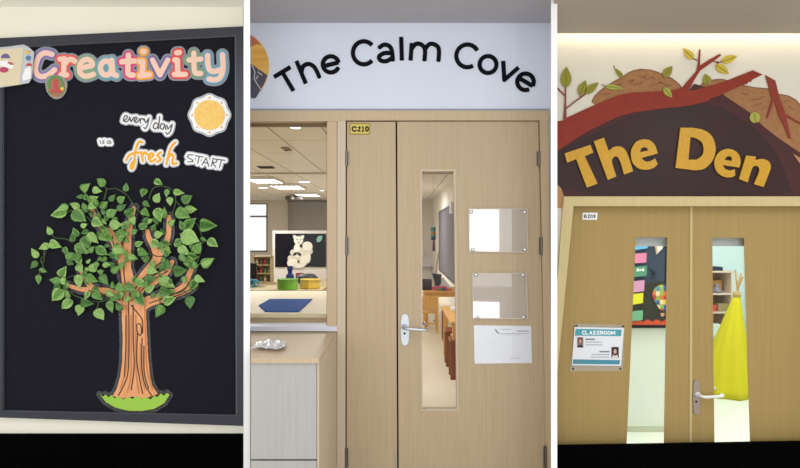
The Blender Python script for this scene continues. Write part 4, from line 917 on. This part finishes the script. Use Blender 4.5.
np2 = thing('number_plate', 'small white room number plate reading B203 on the double door', 'number plate', F(590, 221, YD - .005))
prism('plate', [(582.8, 212.6), (597.6, 212.6), (597, 219.8), (582.4, 219.6)], YD - .004, .004, paper_white, np2)
P6 = lambda p: T(p, 575, 205, 23.4)
for l in ([P6([(215, 230), (215, 300)]), P6(curve([(215, 230), (258, 232), (255, 258), (222, 264)])), P6(curve([(222, 264), (268, 272), (262, 300), (215, 300)]))], [P6(curve([(298, 240), (325, 226), (340, 246), (300, 298)])), P6([(300, 300), (345, 300)])], [P6(arc(388, 265, 22, 34, 0, 360, 16))], [P6(curve([(430, 236), (455, 230), (465, 250), (440, 262)])), P6(curve([(440, 262), (470, 275), (455, 302), (428, 296)]))]):
    prism('digit', strokes(l, .36, 0, .1), YD - .0046, .001, black, np2)

# classroom sign
sgn = thing('classroom_sign', 'acrylic holder with teal and white CLASSROOM sheet on the left door leaf', 'sign', F(597, 371, YD - .006))
prism('acrylic_plate', [(575.3, 323.6), (624.8, 324.8), (623, 371.2), (569.8, 371.2)], YD - .006, .005, glassy('acrylic_sign', (.97, .97, .95), .12, .05, .04, .5), sgn)
prism('paper', [(574.6, 327), (624, 328), (621, 365.8), (571.8, 365.3)], YD - .0072, .001, mat('sign_paper', (226, 230, 236), .5), sgn)
teal = mat('sign_teal', (74, 158, 172), .5)
prism('header_band', [(575.8, 328.9), (621.8, 329.6), (621, 336.2), (574.9, 335.6)], YD - .008, .0008, teal, sgn)
prism('footer_band', [(573, 359.4), (619.8, 360.1), (619.6, 364.4), (572.6, 364)], YD - .008, .0008, mat('sign_teal_dark', (68, 140, 160), .5), sgn)
# CLASSROOM in simple capitals
def cap_strokes(ch, x, y, w, h):
    R = {'C': [[(1, .15), (.6, 0), (.15, .2), (0, .5), (.15, .8), (.6, 1), (1, .85)]], 'L': [[(0, 0), (0, 1), (.9, 1)]], 'A': [[(0, 1), (.5, 0), (1, 1)], [(.2, .65), (.8, .65)]], 'S': [[(1, .1), (.5, 0), (.05, .22), (.5, .5), (.95, .78), (.5, 1), (0, .9)]],
         'R': [[(0, 1), (0, 0), (.7, 0), (.95, .25), (.7, .5), (0, .5)], [(.5, .5), (1, 1)]], 'O': [[(.5, 0), (.1, .2), (0, .5), (.1, .8), (.5, 1), (.9, .8), (1, .5), (.9, .2), (.5, 0)]], 'M': [[(0, 1), (.08, 0), (.5, .75), (.92, 0), (1, 1)]]}[ch]
    return [[(x + u * w, y + v * h) for u, v in l] for l in R]
tx = []
xx = 582.2
for ch in 'CLASSROOM':
    w = 3.6 if ch == 'M' else 2.6; tx += cap_strokes(ch, xx, 330.9 + (xx - 582) * .012, w, 3.4); xx += w + 1.05
prism('title', strokes(tx, .42, 0, .14), YD - .0086, .0006, paper_white, sgn)
for (x0, y0, x1, y1), hc, face in (((577, 337.2, 583.4, 347.6), (74, 44, 40), (206, 150, 130)), ((611.4, 347, 618.8, 358.2), (36, 26, 30), (214, 164, 148))):
    ph = prism('portrait_photo', rect(x0, y0, x1, y1), YD - .008, .0008, mat('photo_bg_%d' % hc[0], (150, 130, 130) if hc[0] > 50 else (70, 50, 56), .5), sgn)
    cx, w, h = (x0 + x1) / 2, x1 - x0, y1 - y0
    prism('hair', ell(cx, y0 + h * .36, w * .36, h * .34, 16), YD - .0085, .0006, mat('hair_%d' % hc[0], hc, .7), ph)
    prism('face', ell(cx, y0 + h * .40, w * .21, h * .22, 14), YD - .009, .0006, mat('skin_%d' % face[0], face, .6), ph)
    prism('jacket', [(x0 + .3, y1 - .2), (x0 + w * .25, y0 + h * .68), (cx, y0 + h * .8), (x1 - w * .25, y0 + h * .68), (x1 - .3, y1 - .2)], YD - .0088, .0006, mat('jacket_%d' % hc[0], (40, 36, 48) if hc[0] > 50 else (226, 206, 196), .6), ph)
for q_ in [rect(585.3, 338.6, 595, 340), rect(585.3, 341.8, 601.5, 342.4), rect(585.3, 344.6, 602.5, 345.2), rect(599.4, 351, 609.6, 352.4), rect(592, 354.4, 609.4, 355), rect(590.6, 356.8, 609.4, 357.4), rect(574.6, 361.4, 582, 362.4)]: prism('text_line', q_, YD - .0082, .0006, mat('sign_text', (120, 124, 134), .6), sgn)
for x, y in ((572.9, 368.6), (620.2, 368.6), (576.2, 325.6), (622.8, 326.2)):
    MB().lathe(F(x, y, YD - .001), [(.0055, 0), (.006, -.008), (.004, -.0105), (.0005, -.011)], 12, axis='y').build('screw', mat('screw_dark', (70, 56, 40), .4, .6), sgn, smooth=True)

# ---- room behind the double door
KR = 1.02
r_wall = mat('den_wall', (238, 252, 242), .8, k=KR); r_floor = mat('den_floor', (226, 232, 218), .35, k=KR)
struct(box('floor_den', 1.13, 4.2, .13, 3.5, 0, .004, r_floor))
struct(box('wall_den_back', 1.13, 4.15, 3.4, 3.5, 0, 2.7, mat('den_wall_blue', (228, 248, 255), .8, k=KR)))
struct(box('wall_den_right', 4.05, 4.15, YR, 3.4, 0, 2.7, r_wall))
struct(box('wall_den_stub', 1.13, 2.22, .9, 1.0, .004, 2.7, r_wall))
struct(box('ceiling_den', 1.05, 4.15, YR, 3.5, 2.7, 2.75, paper_white))
struct(box('baseboard_den', 1.13, 2.22, .885, .9, .004, .05, mat('den_skirting', (214, 222, 200), .5)))
yb = .88
db = thing('display_board', 'dark display board with red scalloped border behind the left glass pane', 'display board', F(648, 325.6, yb))
prism('panel', [(622, 238), (672, 238), (672, 326), (622, 326)], yb, .02, mat('board_night', (52, 68, 88), .8, k=KR), db)
prism('hill_panel', [(622, 286), (640, 284.5), (655, 282), (672, 281), (672, 326), (622, 326)], yb - .004, .004, mat('board_olive', (44, 48, 40), .8, c2=(54, 58, 46), scale=(20, 20, 20), k=KR), db)
sc_ = [(622, 326), (622, 320)] + [(622 + i * .7, 320.6 + 1.1 * math.cos((622 + i * .7 - 634) * .68)) for i in range(72)] + [(672, 326)]
prism('base_strip', [(622, 325), (672, 325), (672, 328), (622, 328)], yb - .008, .006, black, db)
prism('scalloped_border', sc_, yb - .006, .004, mat('border_red', (214, 84, 52), .7, k=KR), db)
prism('dark_edge', [(665.4, 246), (668.5, 246), (668.5, 283), (664.8, 283)], yb - .004, .003, mat('edge_dark', (26, 28, 36), .7), db)
prism('figure_print', outline(caps([[(651, 270), (653, 273.5), (651.5, 275.5)], [(653, 273.5), (655, 274.5)], [(654.4, 270.8), (655.2, 274.5)], [(650.4, 278), (651.2, 278)], [(653.6, 278), (655, 278)], [(650.5, 269), (651, 270)]], .65), 0, .2), yb - .003, .003, black, db)
for c3, q, lb in (((96, 178, 222), [(634, 244), (648, 244), (647.6, 248.4), (635.6, 250)], 'blue paper note at the top of the row of notes behind the left pane'),
                  ((222, 132, 172), [(634.5, 253.8), (646.6, 252.8), (646.4, 262.4), (635, 263.4)], 'pink paper note second from the top behind the left pane'),
                  ((86, 150, 122), [(634, 267), (647, 265.6), (646.6, 276), (634, 277)], 'green paper note with white writing behind the left pane'),
                  ((216, 158, 202), [(633.6, 281.4), (644.6, 280), (644.2, 291), (633.2, 292.6)], 'lilac paper note below the green one behind the left pane'),
                  ((232, 232, 52), [(633, 294), (643.4, 292.8), (643, 303), (632.6, 304.8)], 'yellow paper note behind the left glass pane'),
                  ((122, 190, 152), [(632.6, 311.4), (643, 310.2), (642.6, 320), (632.4, 321)], 'mint green paper note at the bottom of the row behind the left pane')):
    t = thing('paper_note', lb, 'paper note', F(q[3][0] + 5, q[3][1], yb - .008), 'coloured notes on the display board')
    prism('sheet', q, yb - .014, .003, mat('note_%d_%d' % (c3[0], c3[1]), c3, .7, k=KR), t)
    if c3[0] == 86: prism('writing', strokes([[(637, 271), (638, 268.6), (639, 271)], [(640, 269.5), (642, 270.5)], [(643, 268.5), (643.6, 271)]], .6, 0, .2), yb - .0152, .001, paper_white, t)
hb = thing('balloon_cutout', 'colourful patchwork hot-air balloon picture at the right of the display board', 'balloon picture', F(661, 316, yb - .01))
def patch_mat():
    m = bpy.data.materials.new('patchwork'); m.use_nodes = True; nt = m.node_tree; b = nt.nodes['Principled BSDF']; b.inputs['Roughness'].default_value = .7
    tc = nt.nodes.new('ShaderNodeTexCoord'); mp = nt.nodes.new('ShaderNodeMapping'); mp.inputs['Scale'].default_value = (36, 0, 30)
    vo = nt.nodes.new('ShaderNodeTexVoronoi'); vo.inputs['Scale'].default_value = 1; vo.inputs['Randomness'].default_value = .25
    sp = nt.nodes.new('ShaderNodeSeparateColor'); cr_ = nt.nodes.new('ShaderNodeValToRGB'); cr_.color_ramp.interpolation = 'CONSTANT'
    cl = [(232, 206, 90), (226, 120, 60), (90, 150, 190), (240, 226, 170), (196, 60, 60), (60, 90, 150), (150, 190, 90)]
    e = cr_.color_ramp.elements; e[0].color = lin(cl[0]); e[1].position = 1 / 7; e[1].color = lin(cl[1])
    for i in range(2, 7): n_ = e.new(i / 7); n_.color = lin(cl[i])
    nt.links.new(tc.outputs['Object'], mp.inputs[0]); nt.links.new(mp.outputs[0], vo.inputs['Vector']); nt.links.new(vo.outputs['Color'], sp.inputs[0]); nt.links.new(sp.outputs[0], cr_.inputs[0]); nt.links.new(cr_.outputs[0], b.inputs['Base Color']); return m
prism('envelope', chaikin([(652, 296), (653.5, 290), (657.5, 286), (663, 284.5), (669, 285.5), (674, 290), (675, 297), (671, 305), (666, 310), (664, 311), (660.5, 310.5), (657, 305)], 2), yb - .012, .004, patch_mat(), hb)
prism('basket', [(660.6, 313), (664.6, 313), (664, 316.4), (661.2, 316.4)], yb - .012, .004, mat('basket_tan', (206, 170, 130), .7), hb)
prism('ropes', strokes([[(661.2, 310.5), (661, 313)], [(664, 310.5), (664.2, 313)]], .25, 0, .12), yb - .011, .003, black, hb)
cn = thing('paper_cone', 'white paper cone at the top of the display board', 'paper cone', F(656, 254, yb - .01))
prism('cone', [(655, 244), (664, 244), (662.4, 248.6), (656.4, 254.6)], yb - .012, .005, mat('cone_white', (232, 228, 226), .7), cn)
prism('cone_stripe', [(655, 244), (657, 244), (657.6, 252.6), (656.4, 254.4)], yb - .0135, .002, mat('cone_tan', (206, 178, 150), .7), cn)

# shelf unit
ys = 2.75
sh = thing('shelf_unit', 'pale wooden shelf unit behind the right glass pane', 'shelf', Vector((X(712, ys), ys, 0)))
sx0, sx1 = X(690, ys), X(733, ys); stp = Z(271, ys)
swd = wood('birch', (214, 192, 172), (222, 202, 184), 40, 3, k=KR)
box('side_panel', sx0, sx0 + .018, ys, ys + .32, .004, stp, swd, sh); box('side_panel', sx1 - .018, sx1, ys, ys + .32, .004, stp, swd, sh)
box('back_panel', sx0, sx1, ys + .3, ys + .32, .05, stp, mat('shelf_back', (204, 170, 140), .7, k=KR), sh)
zs = [stp - .018, Z(295, ys), Z(313.5, ys), Z(340, ys), .06]
for z in zs: box('shelf', sx0 + .018, sx1 - .018, ys, ys + .3, z, z + .018, swd, sh)
def onshelf(name, label, cat, x0, x1, z, h, c, b=.005, y0=.03):
    return MB().box(X(x0, ys), X(x1, ys), ys + y0, ys + y0 + .16, z, z + h, b).build(name, mat('it_%d_%d_%d' % c, c, .55, k=KR), None, label=label, cat=cat)
onshelf('storage_box', 'dark navy box on top of the shelf unit behind the right pane', 'box', 708, 724.6, stp, .043, (30, 48, 66))
onshelf('wooden_tray', 'tan wooden box on the upper shelf behind the right pane', 'box', 717, 729, zs[1] + .018, .13, (206, 150, 84), y0=.135)
toy = MB(); cpt = Vector((X(720.5, ys), ys + .068, zs[1] + .019)); toy.lathe(cpt, [(.05, 0), (.055, .02), (.03, .05), (.02, .06), (.03, .075), (.01, .095)], 12, wob=lambda a, h: 1 + .2 * math.sin(3 * a)); toy.build('soft_toy', mat('toy_grey', (140, 140, 156), .8), None, label='grey soft toy in front of the tan wooden box', cat='toy', smooth=True)
onshelf('pink_box', 'small pink box at the left of the upper shelf', 'box', 710, 714.4, zs[1] + .018, .05, (226, 160, 140))
onshelf('red_box', 'red box on the second shelf behind the right pane', 'box', 709, 718.6, zs[2] + .018, .07, (196, 62, 60))
onshelf('basket', 'olive basket beside the red box on the second shelf', 'basket', 719.6, 732, zs[2] + .018, .085, (150, 138, 88))
onshelf('storage_tub', 'translucent white storage tub on the third shelf', 'tub', 711, 722.6, zs[3] + .018, .15, (206, 222, 214), .02)
onshelf('green_box', 'green box on the lowest shelf behind the right pane', 'box', 709, 720, zs[4] + .018, .16, (104, 176, 128))
# teepee
YT = 2.0
tc_ = Vector((X(722.5, YT), YT, .004)); hgt = Z(296, YT); LEAN = X(737, YT) - tc_.x
tp = thing('teepee', 'yellow fabric play teepee with wooden poles behind the right glass pane', 'teepee', tc_)
prof = [(.262 * (1 - s) + .026 * s, .002 + s * (hgt - .004)) for s in [i / 14 for i in range(15)]]
tm = MB().lathe(tc_, prof, 72, wob=lambda a, h: 1 + .05 * math.cos(5 * a + 1) + .045 * math.sin(11 * a + 5 * h) + .02 * math.sin(23 * a - 9 * h))
for v in tm.v: v.x += LEAN * (v.z - .004) / hgt
tm.build('fabric', mat('teepee_yellow', (206, 194, 40), .85, k=KR, spec=.1), tp, smooth=True)
top = tc_ + Vector((LEAN, 0, hgt))
for k in range(4):
    a = k * math.pi / 2 + .5; d = Vector((math.cos(a), math.sin(a), 0))
    MB().tube([tc_ + d * .23, top + d * .012, top - d * .035 + Vector((.018, 0, .15 + .03 * k))], .009, 8).build('pole', mat('pole_wood', (198, 164, 110), .6), tp)
MB().lathe(top + Vector((0, 0, -.01)), [(.034, 0), (.038, .02), (.03, .045)], 14).build('rope_binding', mat('rope_tan', (190, 160, 104), .8), tp)

# ================================================================ LIGHT
def area(name, loc, rot, sx_, sy_, e, c=(1, 1, 1)):
    l = bpy.data.lights.new(name, 'AREA'); l.shape = 'RECTANGLE'; l.size = sx_; l.size_y = sy_; l.energy = e; l.color = c
    o = bpy.data.objects.new(name, l); COL.objects.link(o); o.location = loc; o.rotation_euler = rot; return o
R = math.radians
w = bpy.data.worlds.new('World'); SC.world = w; w.use_nodes = True
w.node_tree.nodes['Background'].inputs[0].default_value = (.97, .985, 1.0, 1); w.node_tree.nodes['Background'].inputs[1].default_value = 1.1
area('corridor_daylight', (0, -6.6, 1.9), (R(90), 0, 0), 7.5, 2.6, 95, (1, .99, .97))
area('corridor_ceiling_lamp', (2.45, -1.9, 2.5), (R(22), 0, 0), .35, .45, 9, (1, .96, .9))
area('corridor_ceiling_lamp', (-.6, -1.9, 2.66), (R(22), 0, 0), 2.4, .4, 7, (1, .97, .92))
area('window_glare', (1.5, -7.0, 1.55), (R(90), 0, 0), .53, .86, 13, (1, 1, 1))
area('holder_glare_added', (1.5, -7.0, .15), (R(90), 0, 0), .53, .28, 6, (.95, .97, 1))  # unseen lamp added for the reflection low on the middle sign holder
area('cove_strip', (2.3, -.05, ZC + .055), (R(20), 0, 0), 2.7, .04, 3.2, (1, .87, .62))
area('classroom_lamp', (-.6, 2.6, 2.52), (0, 0, 0), .3, .3, 42, (.97, .98, 1))
area('classroom_lamp', (-2.4, 5.2, 2.52), (0, 0, 0), .6, .6, 60, (.97, .98, 1))
area('classroom_lamp', (-.2, 10.5, 2.52), (0, 0, 0), .6, .6, 60, (.97, .98, 1))
area('den_lamp', (2.0, .5, 2.62), (0, 0, 0), 1.2, .5, 34, (.98, 1, 1))
area('den_lamp', (3.0, 1.6, 2.62), (0, 0, 0), 1.2, 1.2, 34, (.96, 1, 1))

cam = bpy.data.cameras.new('Camera'); co = bpy.data.objects.new('Camera', cam); COL.objects.link(co)
co.location = (0, -D, EYE); co.rotation_euler = (R(90), 0, 0); cam.sensor_width = 36; cam.lens = FPX / 800 * 36; cam.clip_start = .05
SC.camera = co
vs = SC.view_settings; vs.view_transform = 'Standard'; vs.look = 'None'; vs.exposure = 0; vs.gamma = 1; vs.use_curve_mapping = False
SC.cycles.use_denoising = True
SC.cycles.max_bounces = 10; SC.cycles.transparent_max_bounces = 24; SC.cycles.sample_clamp_indirect = 4
